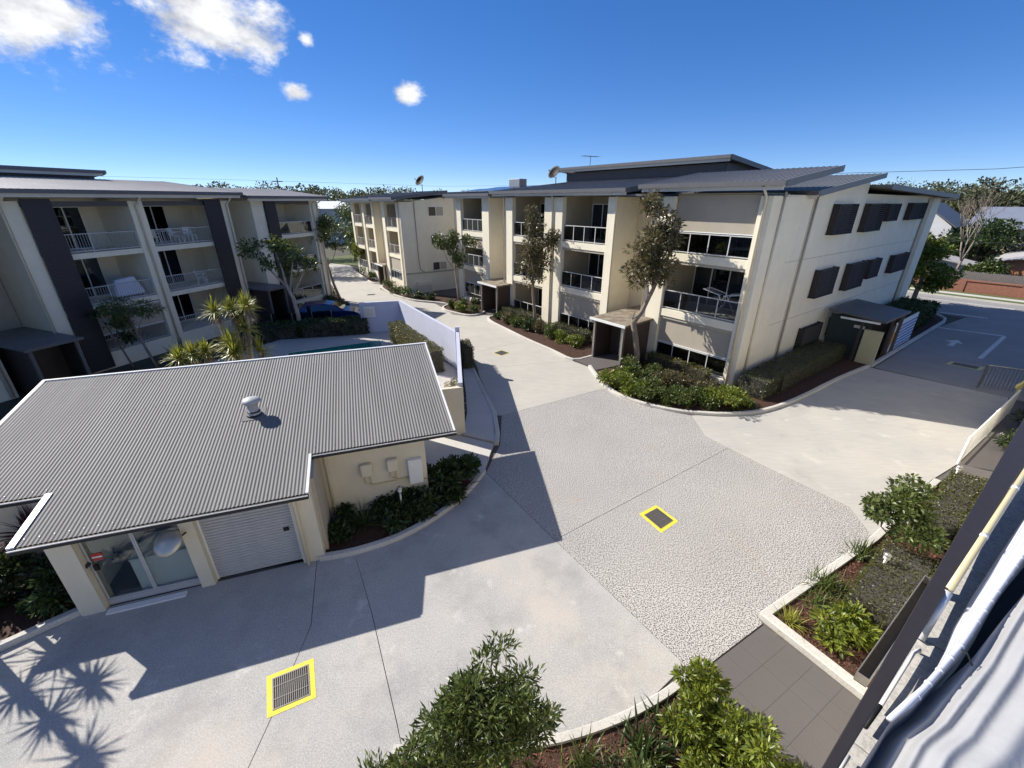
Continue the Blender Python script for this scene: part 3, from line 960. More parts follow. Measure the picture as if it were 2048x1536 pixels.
def roof_plane(t, sw, a0, a1, b0, zb0, b1, zb1, mat, th=.12, gut=True, ribs=True, over='soffit', fasc='fascia'):
    r = MB(sw).loft([(a0, b0, zb0 - th), (a1, b0, zb0 - th), (a1, b0, zb0), (a0, b0, zb0)],
                    [(a0, b1, zb1 - th), (a1, b1, zb1 - th), (a1, b1, zb1), (a0, b1, zb1)]).build('roof', mat, t)
    if ribs:
        m = MB(sw)
        n = int((a1 - a0) / .24)
        for i in range(n + 1):
            a = a0 + .02 + (a1 - a0 - .04) * i / n
            w = .018
            m.loft([(a - w, b0 + .01, zb0 - .002), (a + w, b0 + .01, zb0 - .002), (a + w * .5, b0 + .01, zb0 + .022), (a - w * .5, b0 + .01, zb0 + .022)],
                   [(a - w, b1 - .01, zb1 - .002), (a + w, b1 - .01, zb1 - .002), (a + w * .5, b1 - .01, zb1 + .022), (a - w * .5, b1 - .01, zb1 + .022)])
        struct(m.build('roof_ribs', mat, r), 'stuff')
    if gut:
        MB(sw).box(a0 - .02, a1 + .02, b0 - .14, b0 - .004, zb0 - .17, zb0 + .01).build('gutter', fasc, r)
        # rake fascias
        for a, d in ((a0, -.03), (a1, .03)):
            aa, ab = (a + d, a + d * .1)
            MB(sw).loft([(aa, b0, zb0 - th - .1), (ab, b0, zb0 - th - .1), (ab, b0, zb0 + .03), (aa, b0, zb0 + .03)],
                        [(aa, b1, zb1 - th - .1), (ab, b1, zb1 - th - .1), (ab, b1, zb1 + .03), (aa, b1, zb1 + .03)]).build('rake_fascia', fasc, r)
        # pale soffit board under the eave
        sl_ = (zb1 - zb0) / (b1 - b0)
        MB(sw).loft([(a0 + .1, b0 + .03, zb0 - th - .2), (a1 - .1, b0 + .03, zb0 - th - .2), (a1 - .1, b0 + .03, zb0 - th - .004), (a0 + .1, b0 + .03, zb0 - th - .004)],
                    [(a0 + .1, b0 + .12, zb0 - th - .2), (a1 - .1, b0 + .12, zb0 - th - .2), (a1 - .1, b0 + .12, zb0 - th - .004 + sl_ * .1), (a0 + .1, b0 + .12, zb0 - th - .004 + sl_ * .1)]).build('eave_board', over, r)
    return r
def portico(t, sw, a0, a1, b0, b1, h, dark='door_brown', post='steel', rmat='moss_roof', door=True, fm='white_paint'):
    p = MB(sw).loft([(a0 - .15, b0 - .12, h - .1), (a1 + .15, b0 - .12, h - .1), (a1 + .15, b0 - .12, h), (a0 - .15, b0 - .12, h)],
                    [(a0 - .15, b1, h), (a1 + .15, b1, h), (a1 + .15, b1, h + .1), (a0 - .15, b1, h + .1)]).build('entry_porch', rmat, t)
    MB(sw).box(a0 - .18, a1 + .18, b0 - .17, b0 - .122, h - .12, h + .01).build('porch_fascia', fm, p)
    MB(sw).box(a0, a0 + .12, b0, b0 + .12, 0, h - .102).build('post', post, p)
    MB(sw).box(a1 - .12, a1, b0, b0 + .12, 0, h - .102).build('post', post, p)
    MB(sw).box(a0 + .02, a0 + .1, b0 + .122, b1, 0, h - .105).build('side_panel', dark, p)
    MB(sw).box(a1 - .1, a1 - .02, b0 + .122, b1, 0, h - .105).build('side_panel', dark, p)
    MB(sw).box(a0 + .102, a1 - .102, b0 + 1.4, b0 + 1.5, 0, h - .11).build('back_panel', 'door_brown', p)
    if door:
        m = MB(sw)
        da, db = a0 + .3, a0 + 1.25
        y0, y1 = b0 + 1.34, b0 + 1.39
        m.box(da, da + .07, y0, y1, .02, 2.1).box(db - .07, db, y0, y1, .02, 2.1)
        for z in (.02, .55, 1.05, 1.55, 2.03):
            m.box(da + .07, db - .07, y0, y1, z, z + .06)
        m.build('entry_door', 'white_metal', p)
    return p
def block(name, label, loc, rz, sw):
    return thing(name, label, 'apartment building', (loc[0], loc[1], 0), rz, 'apartment blocks around the driveway')

# ======================= right-hand block (B)
t = block('apartment_building', 'large cream three storey apartment building with glass balconies and dark louvred side windows', OB, RZB, True)
sw = True
BZ = (0.30, 3.02, 5.78)                   # finished floors
CE = (2.70, 5.42, 8.35)
def column(a0, a1, b0=0, b1=2.6, z1=8.3, mat='render', z0=-.1):
    return MB(sw).box(a0, a1, b0, b1, z0, z1).build('column', mat, t, bevel=.008)
column(0.0, .5, 0, .72)
column(.06, .44, .722, 2.6, 8.28)
for a0, a1 in ((4.4, 5.4), (7.95, 8.5), (12.1, 13.8), (17.25, 18.1), (20.25, 21.2), (24.45, 25.3)):
    column(a0, a1)
# recessed back walls
MB(sw).box(.46, 5.38, 2.55, 4.3, -.1, 8.32).build('wall', 'render_cream', t)
MB(sw).box(7.97, 18.08, 2.55, 4.3, -.1, 8.32).build('wall', 'render_cream', t)
MB(sw).box(20.27, 25.28, 2.55, 4.3, -.1, 8.32).build('wall', 'render_cream', t)
# party returns that face the camera in the stair recesses
MB(sw).box(7.93, 8.48, 2.602, 4.4, -.1, 8.28).build('wall', 'render_tan', t)
MB(sw).box(20.23, 21.18, 2.602, 4.4, -.1, 8.28).build('wall', 'render_tan', t)
MB(sw).box(.45, 25.27, 4.302, 24, -.1, 8.2).build('wall', 'render_cream', t)
# long shaded side wall with its gable
prof = [(1.40, -.1), (26.0, -.1), (26.0, 8.32), (10.75, 8.45), (10.7, 9.22), (3.7, 8.34), (1.40, 8.34)]
MB(sw).loft([(.1, b, z) for b, z in prof], [(.43, b, z) for b, z in prof]).build('side_wall', 'render', t)
for z, b0, b1 in ((2.60, 1.41, 26), (5.52, 1.41, 26)):
    MB(sw).box(.086, .098, b0, b1, z, z + .018).build('panel_joint', 'render_grey', t)
for bb in (4.15,):
    MB(sw).box(.088, .098, bb - .012, bb + .012, 0, 8.3).build('panel_joint', 'render_grey', t)
downpipe(t, sw, .03, 4.3, 0, 8.3, .05, 'render_grey')
downpipe(t, sw, .02, 1.0, .05, 8.45, .055, 'render_cream')
downpipe(t, sw, .04, 23.2, 0, 8.2, .05, 'render_grey')
MB(sw).box(-.12, .099, 23.7, 25.6, -.1, 8.25).build('corner_pier', 'render', t)
# floor slabs and balconies
def bayB(a0, a1, blinds={}, sills={}, doors=(0, 1, 2), n=4):
    for i, (z, c) in enumerate(zip(BZ, CE)):
        MB(sw).box(a0 + .002, a1 - .002, .05, 2.55, z - (.36 if i else .4), z).build('floor_slab', 'render', t)
        zz = sills.get(i, z)
        glass_rail(t, sw, a0 + .004, a1 - .004, zz + .02, zz + .95 + (.0 if i == 0 else .0), n=n)
        if i in doors:
            sliding_door(t, sw, a0 + .9, a1 - .15, z, z + 2.15, 2.49, 3)
        if i in blinds:
            blind(t, sw, a0, a1, *blinds[i])
    MB(sw).box(a0 + .002, a1 - .002, .2, 2.549, 8.36, 8.42).build('ceiling', 'balcony_shade', t)
    for z, c in zip(BZ, (2.64, 5.40, 8.35)):
        MB(sw).box(a0 + .012, a1 - .012, 2.50, 2.535, z, c).build('shade_lining', 'balcony_shade', t)  # added lining, its darker colour stands in for deep balcony shade
        MB(sw).box(a0 + .001, a0 + .011, .3, 2.53, z, c).build('shade_lining', 'balcony_shade', t)
        MB(sw).box(a1 - .011, a1 - .001, .3, 2.53, z, c).build('shade_lining', 'balcony_shade', t)
    for z in (2.62, 5.38):
        MB(sw).box(a0 + .003, a1 - .003, .10, .22, z - .10, z + .035).build('blind_box', 'render_grey', t)
bayB(.5, 4.4, {0: (1.30, 2.52), 2: (6.80, 8.35)})
bayB(8.5, 12.1, {0: (1.22, 2.52)})
bayB(13.8, 17.25)
bayB(21.2, 24.45, {0: (1.60, 2.52), 1: (4.55, 5.28)}, {0: .62})
for a0, a1 in ((4.85, 6.9), (17.5, 19.7)):
    portico(t, sw, a0, a1, -2.15 if a0 < 10 else -1.25, 2.9, 2.35)
# roofs
roof_plane(t, sw, -.55, 6.1, -.5, 8.82, 4.6, 9.5, 'roof_grey')
roof_plane(t, sw, 6.9, 19.2, -.5, 8.70, 7.4, 9.48, 'roof_grey')
roof_plane(t, sw, 19.35, 26.2, -.5, 8.58, 6.5, 9.2, 'roof_grey')
roof_plane(t, sw, -.35, 6.6, 3.3, 8.50, 11.2, 9.42, 'roof_olive')
roof_plane(t, sw, -.8, 9, 26.8, 8.45, 10.9, 8.88, 'roof_olive')
MB(sw).box(6.4, 20.0, 7.6, 12.5, 8.2, 10.15).build('clerestory_wall', 'darkwall', t)
cw = MB(sw)
for i in range(9):
    cw.box(6.42, 19.98, 7.57, 7.599, 9.42 + i * .08, 9.47 + i * .08)
cw.build('clerestory_cladding', 'darkwall', t)
roof_plane(t, sw, 5.9, 20.6, 7.0, 10.50, 13.0, 9.85, 'roof_grey', gut=True)
for a0, a1, z in ((5.5, 7.93, 8.3), (18.12, 20.22, 8.3)):
    MB(sw).box(a0, a1, 1.9, 4.29, -.1, z).build('stair_wall', 'render_tan', t)
    MB(sw).box(a0 - .1, a1 + .1, -.3, 4.0, z + .02, z + .12).build('stair_roof', 'fascia', t)
for a in (5.48, 7.85, 18.2, 12.95, 25.36):
    downpipe(t, sw, a, -.06, .05, 8.35, .05, 'render_cream', (a, -.5, 8.5))
downpipe(t, sw, .25, -.07, .05, 8.3, .055, 'render_cream', (.25, -.5, 8.62))
# louvred window screens on the side wall
def screen(b0, b1, z0, z1, open_=True):
    b1 -= .42
    d0, d1 = -.22, .085
    s_ = MB(sw).box(d0, d1, b0, b0 + .04, z0, z1).box(d0, d1, b1 - .04, b1, z0, z1).box(d0, d0 + .05, b0 + .04, b1 - .04, z1 - .05, z1).box(d0 - .02, d1, b0 - .06, b1, z0 - .04, z0 - .002).build('window_screen', 'steel_dark', t)
    MB(sw).box(.03, .08, b0 + .05, b1 - .05, z0 + .02, z1 - .06).build('window_pane', 'interior_dark', s_)
    n = int((z1 - z0 - .08) / .105)
    hh = .062 if open_ else .098
    src = MB(sw).loft([(-.012, b0 + .042, 0), (.006, b0 + .042, 0), (.036, b0 + .042, hh), (.018, b0 + .042, hh)],
                      [(-.012, b1 - .042, 0), (.006, b1 - .042, 0), (.036, b1 - .042, hh), (.018, b1 - .042, hh)]).build('slat', 'slat_brown', s_)
    for i in range(n):
        z = z0 + .03 + (z1 - z0 - .1) * i / n
        loc = (0, d0 + .03, z)
        if i == 0:
            src.location = loc
        else:
            rep(src, s_, loc)
for q_ in ((6.5, 9.4, 6.6, 7.97), (10.85, 13.9, 6.57, 7.97), (14.25, 16.6, 7.03, 7.95), (18.7, 22.5, 7.0, 7.98),
           (6.47, 9.27, 3.5, 4.88), (10.77, 13.8, 3.4, 4.85), (14.1, 16.4, 3.73, 4.82), (18.7, 22.4, 3.65, 4.77)):
    screen(*q_)
screen(6.45, 9.3, .45, 1.83, False)
screen(10.7, 13.7, .76, 1.78, False)
aptB = t

# ======================= farther block on the right (C)
OC = Vector((-9.86, 40.12, 0))
t = block('apartment_building', 'cream apartment building farther along the driveway with satellite dish above its roof', OC, R(35), True)
BC = (1.0, 3.36, 5.75)
for a0, a1 in ((0.02, 1.0), (4.03, 4.9), (7.05, 7.85), (10.4, 11.1), (14.4, 15.0)):
    MB(sw).box(a0, a1, 0, 2.2, -.15, 8.0).build('column', 'render', t, bevel=.008)
prof = [(.012, -.9), (9.0, -.9), (9.0, 8.75), (4.9, 8.45), (.9, 7.98), (.012, 7.98)]
MB(sw).loft([(0, b, z) for b, z in prof], [(.3, b, z) for b, z in prof]).build('side_wall', 'render', t)
MB(sw).box(-.05, -.002, 0, 9, 1.76, 1.86).build('string_course', 'render_grey', t)
MB(sw).tube([(-.04, 1.35, 7.95), (-.04, 1.4, 3.0), (-.04, 1.5, 2.1), (-.04, 1.9, 1.87)], .04, 7).build('downpipe', 'render_grey', t, True)
MB(sw).box(.31, 16, 2.2, 12, -.15, 8.1).build('wall', 'render_cream', t)
MB(sw).box(4.92, 7.03, .9, 2.19, -.15, 8.0).build('stair_wall', 'render_tan', t)
MB(sw).box(11.12, 14.38, 1.2, 2.19, -.15, 8.0).build('wall', 'render_tan', t)
for (a0, a1) in ((1.0, 4.03), (7.85, 10.4), (11.6, 14.4)):
    for i, z in enumerate(BC):
        MB(sw).box(a0 + .002, a1 - .002, .05, 2.19, z - (.3 if i else 1.1), z).build('floor_slab', 'render', t)
        bar_rail(t, sw, a0, a1, z, z + .9, b=.08, pitch=.24) if i else glass_rail(t, sw, a0 + .003, a1 - .003, z, z + .8, b=.08, n=4)
        sliding_door(t, sw, a0 + .5, a1 - .2, z, z + 2.1, 2.14, 2)
        MB(sw).box(a0 + .012, a1 - .012, 2.155, 2.195, z, z + 2.0).build('shade_lining', 'balcony_shade', t)  # added panels again, balcony shade painted as a darker tan
        MB(sw).box(a1 - .011, a1 - .001, .3, 2.15, z, z + 2.0).build('shade_lining', 'balcony_shade', t)
blind(t, sw, 1.0, 4.03, 1.9, 3.05, .15)
portico(t, sw, 5.0, 6.9, -.35, 1.6, 2.1)
for b0, b1, z0, z1 in ((2.68, 4.23, 6.75, 7.62), (2.77, 4.25, 4.35, 5.15), (2.78, 4.26, 1.92, 2.72)):
    w_ = MB(sw).box(-.04, -.002, b0, b1, z1 - .06, z1).box(-.04, -.002, b0, b1, z0, z0 + .06).box(-.04, -.002, b0, b0 + .05, z0 + .06, z1 - .06).box(-.04, -.002, b1 - .05, b1, z0 + .06, z1 - .06).box(-.04, -.002, (b0 + b1) / 2 - .025, (b0 + b1) / 2 + .025, z0 + .06, z1 - .06).build('window', 'white_metal', t)
    MB(sw).box(-.018, -.003, b0 + .052, (b0 + b1) / 2 - .027, z0 + .062, z1 - .062).build('glass_pane', 'door_brown', w_)
    MB(sw).box(-.018, -.003, (b0 + b1) / 2 + .027, b1 - .052, z0 + .062, z1 - .062).build('glass_pane', 'render_grey', w_)
cb = MB(sw).box(-.35, -.003, .95, 2.45, -.5, .95).build('meter_cupboard', 'render', t, bevel=.01)
for b in (1.0, 1.73):
    MB(sw).box(-.37, -.351, b, b + .68, -.4, .72).build('door', 'render_cream', cb)
MB(sw).box(-.1, -.002, 2.8, 5.2, -.9, -.3).build('garage_opening', 'black', t)
roof_plane(t, sw, -.7, 5.2, -.8, 8.35, 4.4, 8.92, 'roof_grey')
roof_plane(t, sw, 5.25, 11.3, -.8, 8.27, 4.4, 8.86, 'roof_grey')
roof_plane(t, sw, 11.4, 16.5, -.6, 8.22, 4.4, 8.8, 'roof_grey')
roof_plane(t, sw, -.35, 10, 4.2, 8.52, 9.6, 8.95, 'roof_grey')
for a in (.35, 4.95, 7.0, 11.15):
    downpipe(t, sw, a, -.06, .0, 7.9, .045, 'render_cream', (a, -.7, 8.15))
aptC = t

# ======================= left-hand blocks (L)
OL = Vector((-21.50, 20.30, 0))
AZL = 18.7
def wL(a, b, z=0):
    u1 = Vector((math.sin(R(AZL)), math.cos(R(AZL)), 0))
    u2 = Vector((-math.cos(R(AZL)), math.sin(R(AZL)), 0))
    return OL + u1 * a + u2 * b + Vector((0, 0, z))
sw = False
LZ = (.76, 3.20, 5.74)
def slat_panel(t, a0, a1, b, z0, z1, pitch=.1):
    p = MB().box(a0, a0 + .05, b + .03, b + .08, z0, z1).box(a1 - .05, a1, b + .03, b + .08, z0, z1).box(a0 + .05, a1 - .05, b + .034, b + .06, z0, z1).build('slat_screen', 'slat_navy', t)
    n = int((z1 - z0) / pitch)
    src = None
    for i in range(n):
        z = z0 + .02 + i * pitch
        if src is None:
            src = MB().box(a0, a1, b, b + .028, 0, pitch * .62).build('slat', 'slat_navy', p)
            src.location = (0, 0, z)
        else:
            rep(src, p, (0, 0, z))
    return p
def blockL(label, cols, bays, a0, a1, depth=10, gfblind=None, roofs=True, stripes=(), ez=8.58, glass=False):
    t = block('apartment_building', label, OL, R(90 - AZL), False)
    for c0, c1 in cols:
        MB().box(c0, c1, 0, 2.6, -.1, 8.1).build('column', 'render', t, bevel=.008)
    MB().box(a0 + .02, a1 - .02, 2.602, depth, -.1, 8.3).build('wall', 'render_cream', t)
    for (b0, b1) in bays:
        for i, z in enumerate(LZ):
            MB().box(b0 + .002, b1 - .002, .04, 2.6, z - (.26 if i else .86), z).build('floor_slab', 'render', t)
            if glass:
                glass_rail(t, False, b0 + .003, b1 - .003, z, z + .9, n=4)
            else:
                bar_rail(t, False, b0 + .003, b1 - .003, z, z + .9)
            w_ = b1 - b0
            sliding_door(t, False, b0 + (1.3 if b0 < 4 else .5), b0 + (1.3 if b0 < 4 else .5) + w_ * .5, z, z + 2.1, 2.59, 3)
        MB().box(b0 + .002, b1 - .002, .04, .2, 7.85, 8.09).build('lintel', 'darkwall', t)
    for (s0, s1) in stripes:
        slat_panel(t, s0, s1, -.16, .02, 8.2)
    return t
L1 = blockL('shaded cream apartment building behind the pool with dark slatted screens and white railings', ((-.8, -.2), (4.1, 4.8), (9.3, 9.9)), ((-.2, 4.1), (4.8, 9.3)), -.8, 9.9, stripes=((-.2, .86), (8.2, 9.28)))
t = L1
roof_plane(t, False, -1.5, 10.4, -.75, 8.58, 6.2, 9.30, 'roof_light')
MB().box(-14, 6.6, 6.3, 9, 8.3, 9.55).build('clerestory_wall', 'darkwall', t)
roof_plane(t, False, -14, 7.0, 5.9, 9.78, 10, 9.3, 'roof_grey')
for a in (4.4, 9.7, -.9):
    downpipe(t, False, a, -.07, .0, 7.9, .055, 'render_cream', (a, -.7, 8.36))
blind(t, False, .86, 4.1, 1.68, 2.90, .16)
MB().box(.86, 4.09, .06, .1, 2.78, 2.86).build('lintel', 'white_paint', t)
MB().box(-.62, .0, -.06, -.004, .95, 1.9).build('meter_panel', 'render_cream', t)
portico(t, False, -2.7, -.95, -1.7, 2.5, 2.3, rmat='roof_grey', fm='fascia', door=False, post='fascia')
portico(t, False, 10.0, 11.5, -1.6, 2.5, 2.5, rmat='roof_grey', fm='fascia', door=False, post='fascia')
MB().box(-2.95, -.82, 2.6, 4.5, -.1, 8.2).build('stair_wall', 'render_grey', t)
MB().box(9.92, 11.58, 2.2, 4.5, -.1, 8.2).build('stair_wall', 'render_grey', t)
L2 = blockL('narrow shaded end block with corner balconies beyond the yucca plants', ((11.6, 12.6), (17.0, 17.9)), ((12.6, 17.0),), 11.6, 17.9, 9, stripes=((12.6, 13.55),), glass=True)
t = L2
roof_plane(t, False, 10.8, 18.4, -.7, 8.40, 4.2, 8.95, 'roof_light')
for a in (17.2, 17.75):
    downpipe(t, False, a, -.07, .0, 7.9, .055, 'render_cream', (a, -.65, 8.2))
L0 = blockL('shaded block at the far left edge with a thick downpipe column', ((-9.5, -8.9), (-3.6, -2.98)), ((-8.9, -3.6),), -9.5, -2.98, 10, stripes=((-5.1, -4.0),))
t = L0
roof_plane(t, False, -12, -1.55, -.75, 8.58, 6.2, 9.30, 'roof_light')
downpipe(t, False, -3.2, -.09, .0, 7.9, .08, 'render_cream', (-3.2, -.7, 8.36))

# ------------------------------------------------------------------ pool house
OP = Vector((-4.334, 7.368, 0))
RZP = R(18.8)
UP1 = Vector((math.cos(RZP), math.sin(RZP), 0))
UP2 = Vector((-math.sin(RZP), math.cos(RZP), 0))
def wP(a, b, z=0):
    return OP + UP1 * a + UP2 * b + Vector((0, 0, z))
t = thing('pool_house', 'low pool house with light grey corrugated roof, roller door and glazed end room', 'pool house', (OP.x, OP.y, 0), RZP)
sw = False
SL = .19
def zr(b):
    return 2.22 + SL * (b - .28)
# corrugated sheet in three runs: left wing, front wing, right wing
def corrug(runs):
    me = bpy.data.meshes.new('roof')
    v, f = [], []
    pitch, amp = .076, .0085
    for (a0, a1, b0, b1) in runs:
        n = int(round((a1 - a0) / pitch * 6))
        nb = 2
        st = len(v)
        for i in range(n + 1):
            a = a0 + (a1 - a0) * i / n
            dz = amp * math.cos(2 * math.pi * a / pitch)
            for j in range(nb):
                b = b0 + (b1 - b0) * j / (nb - 1)
                v.append((a, b, zr(b) + dz))
        for i in range(n):
            for j in range(nb - 1):
                q0 = st + i * nb + j
                f.append((q0, q0 + nb, q0 + nb + 1, q0 + 1))
    me.from_pydata(v, [], f)
    for p in me.polygons:
        p.use_smooth = True
    me.materials.append(MATS['corrug'])
    return link(bpy.data.objects.new('roof', me), t)
RB = 6.5
roof = corrug([(-7.35, -5.15, 1.62, RB), (-5.15, -.1, .28, RB), (-.1, 3.47, 1.54, RB)])
m = MB()
for (a0, a1, b0) in ((-7.35, -5.15, 1.62), (-5.15, -.1, .28), (-.1, 3.47, 1.54)):
    m.loft([(a0, b0 + .03, zr(b0) - .10), (a1, b0 + .03, zr(b0) - .10), (a1, b0 + .03, zr(b0) - .025), (a0, b0 + .03, zr(b0) - .025)],
           [(a0, RB - .02, zr(RB) - .10), (a1, RB - .02, zr(RB) - .10), (a1, RB - .02, zr(RB) - .025), (a0, RB - .02, zr(RB) - .025)])
m.build('roof_frame', 'soffit', roof)
for (a0, a1, b0) in ((-7.35, -5.13, 1.62), (-5.17, -.08, .28), (-.078, 3.51, 1.54)):
    MB().box(a0, a1, b0 - .07, b0 + .028, zr(b0) - .11, zr(b0) - .018).build('gutter', 'steel_dark', roof)
    MB().box(a0, a1, b0 - .078, b0 - .071, zr(b0) - .03, zr(b0) - .008).build('gutter_lip', 'white_metal', roof)
m = MB()
for b in (.45, 1.75, 3.1, 4.45, 5.8, 6.4):
    a = -7.3
    while a < 3.45:
        lo = 1.62 if a < -5.15 else (.28 if a < -.1 else 1.54)
        if b > lo + .05:
            m.box(a - .007, a + .007, b - .007, b + .007, zr(b) + .004, zr(b) + .014)
        a += .228
struct(m.build('screws', 'steel', roof), 'stuff')
def flash(p, q, w=.07, h=.035):
    d = (Vector(q) - Vector(p)).normalized()
    n = Vector((-d.y, d.x, 0)).normalized() * w / 2
    up = Vector((0, 0, h))
    p, q = Vector(p), Vector(q)
    MB().loft([p - n - up, p + n - up, p + n + Vector((0, 0, .02)), p - n + Vector((0, 0, .02))], [q - n - up, q + n - up, q + n + Vector((0, 0, .02)), q - n + Vector((0, 0, .02))]).build('flashing', 'white_metal', roof)
flash((-7.35, 1.62, zr(1.62)), (-7.35, RB, zr(RB)))
flash((3.47, 1.54, zr(1.54)), (3.47, RB, zr(RB)), .05)
flash((-7.39, RB, zr(RB)), (3.51, RB, zr(RB)), .09)
flash((-5.15, .28, zr(.28)), (-5.15, 1.62, zr(1.62)), .12)
flash((-.1, .28, zr(.28)), (-.1, 1.54, zr(1.54)), .06)
def wallp(a0, a1, b0, b1, mat='render_cream', z0=-.12, name='wall'):
    return MB().prism([(a0, b0), (a1, b0), (a1, b1), (a0, b1)], z0, lambda x, y: zr(y) - .105).build(name, mat, t)
wallp(-4.92, -4.50, .55, .95, 'render_cream', name='column')
wallp(-2.72, -2.45, .58, .95, 'render_cream', name='column')
wallp(-.58, -.10, .60, .84, 'render_cream', name='column')
wallp(-.24, -.02, .842, 2.1, 'render_grey')                                # return beside the garden bed
wallp(-.24, 2.70, 2.102, 2.32, 'render_cream')                             # wall with the meter boxes
wallp(2.50, 2.72, 2.322, 5.8, 'render_cream')
wallp(-6.7, -4.93, 2.1, 2.3, 'render_cream')
wallp(-6.7, -6.5, 2.302, 5.6, 'render_cream')
wallp(-6.498, 2.498, 5.6, 5.8, 'render_cream')
wallp(-4.92, -4.74, .952, 4.9, 'cabinet')
wallp(-2.68, -2.52, .952, 4.89, 'cabinet')
wallp(-4.738, -2.69, 3.3, 3.4, 'cabinet')
MB().box(-4.73, -2.69, .96, 3.29, -.1, .05).build('floor', 'steel_dark', t)
# glazed end room
gd = MB().box(-4.49, -2.73, .70, .76, 0, .14).build('sill', 'rail_metal', t)
MB().box(-4.45, -3.0, .42, .56, 0, .035).build('step_bar', 'white_metal', gd)
def glazed(a0, a1, name):
    z0, z1, w_ = .145, zr(.7) - .13, .034
    fr = MB().box(a0, a0 + w_, .71, .75, z0, z1).box(a1 - w_, a1, .71, .75, z0, z1).box(a0 + w_, a1 - w_, .71, .75, z1 - w_, z1).box(a0 + w_, a1 - w_, .71, .75, z0, z0 + w_).build(name, 'rail_metal', t)
    MB().box(a0 + w_ + .001, a1 - w_ - .001, .725, .733, z0 + w_, z1 - w_).build('glass_pane', 'glass_clear', fr)
    return fr
gdoor = glazed(-4.48, -3.62, 'glazed_door')
glazed(-3.615, -2.73, 'glazed_panel')
MB().box(-4.42, -4.34, .66, .709, 1.02, 1.16).build('handle', 'black', gdoor)
MB().box(-4.40, -4.22, .712, .724, 1.24, 1.42).build('sticker', 'red', gdoor)
MB().box(-4.40, -4.22, .708, .711, 1.31, 1.345).build('sticker_band', 'white_paint', gdoor)
tb = MB().tube([(-4.495, .72, 1.2), (-4.52, .62, 1.2)], .05, 12).build('door_bell', 'steel_dark', t, True)
# roller door, slat by slat
rd = MB().box(-2.408, -.632, .772, .778, .0, 2.15).build('roller_door', 'roller', t)
for a in (-2.45, -.63):
    MB().box(a, a + .04, .74, .80, 0, zr(.7) - .12).build('guide_rail', 'white_metal', rd)
src = None
for i in range(27):
    z = .012 + i * .0785
    if src is None:
        src = MB().loft([(-2.408, .77, 0), (-2.408, .745, .016), (-2.408, .745, .052), (-2.408, .77, .068)],
                        [(-.632, .77, 0), (-.632, .745, .016), (-.632, .745, .052), (-.632, .77, .068)]).build('slat', 'roller', rd)
        src.location = (0, 0, z)
    else:
        rep(src, rd, (0, 0, z))
MB().box(-.86, -.74, .725, .744, .98, 1.08).build('lock', 'black', rd)
for a, b, zt in ((-.47, .52, 2.1), (.12, 2.03, 2.36)):
    MB().tube([(a, b - .18 if a < 0 else b - .42, zt), (a, b, zt - .14), (a, b, 0)], .04, 8).build('downpipe', 'render_cream', t, True)
# convex safety mirror on its bracket
cm = MB().lathe([(.0, .10), (.13, .085), (.22, .055), (.265, .01), (.275, -.02), (.25, -.04), (0, -.045)], n=28).build('convex_mirror', 'mirror_back', t, True)
cm.location = (-2.86, .30, 1.62)
cm.rotation_euler = (R(38), R(-12), 0)
MB().tube([(-2.62, .575, 1.6), (-2.72, .42, 1.6), (-2.84, .31, 1.60)], .018, 7).build('mirror_bracket', 'steel_dark', t)
# meter boxes and their conduits
for i, (a, z, hh) in enumerate(((.93, 1.22, .38), (1.62, 1.24, .38))):
    mb_ = MB().box(a, a + .30, 1.94, 2.099, z, z + hh).build('meter_box', 'render_cream', t, bevel=.03)
    MB().tube([(a + .08, 2.06, z), (a + .09, 2.06, z - .25), (a + .25, 2.06, z - .36), (2.2, 2.06, z - .36 + .02 * i)], .02, 6).build('conduit', 'pvc_cream', mb_, True)
    MB().tube([(a + .22, 2.06, z), (a + .22, 2.06, z - .15), (a + .22, 2.06, z - .27)], .02, 6).build('conduit', 'pvc_cream', mb_, True)
pb_ = MB().box(2.18, 2.56, 1.95, 2.099, .72, 1.5).build('switchboard', 'cabinet', t, bevel=.008)
MB().box(2.20, 2.54, 1.94, 1.948, .75, 1.47).build('door', 'white_paint', pb_)
# roof vent
vb = 3.5
vt = MB().lathe([(.16, -.12), (.16, .10), (.125, .12), (.14, .30), (.20, .36), (.20, .40), (.0, .40)], (0, 0, 0), 24).build('roof_vent', 'vent_grey', t, True)
vt.location = (-1.58, vb, zr(vb))
vt.scale = (.98, .98, 1.0)
MB().lathe([(.235, .385), (.24, .40), (.20, .46), (.10, .50), (0, .51)], n=24).build('vent_cap', 'vent_grey', vt, True)
MB().lathe([(.165, .09), (.165, .105), (.13, .118)], n=24).build('vent_ring', 'steel_dark', vt, True)
MB().lathe([(.17, -.04), (.20, .0), (.165, .03)], n=24).build('vent_collar', 'steel_dark', vt, True)
MB().box(-.27, .27, -.27, .27, -.03, .015).build('vent_flashing', 'corrug', vt).rotation_euler = (math.atan(SL), 0, 0)
# furniture inside the glazed room
cb = thing('cabinet', 'white box cabinet standing behind the glazed door of the pool house', 'cabinet', tuple(wP(-3.30, 1.26)), RZP)
MB().box(-.62, .62, -.42, .42, .05, .95).build('body', 'cabinet', cb, bevel=.008)
MB().box(-.63, .63, -.43, .43, .95, .98).build('worktop', 'white_paint', cb, bevel=.004)

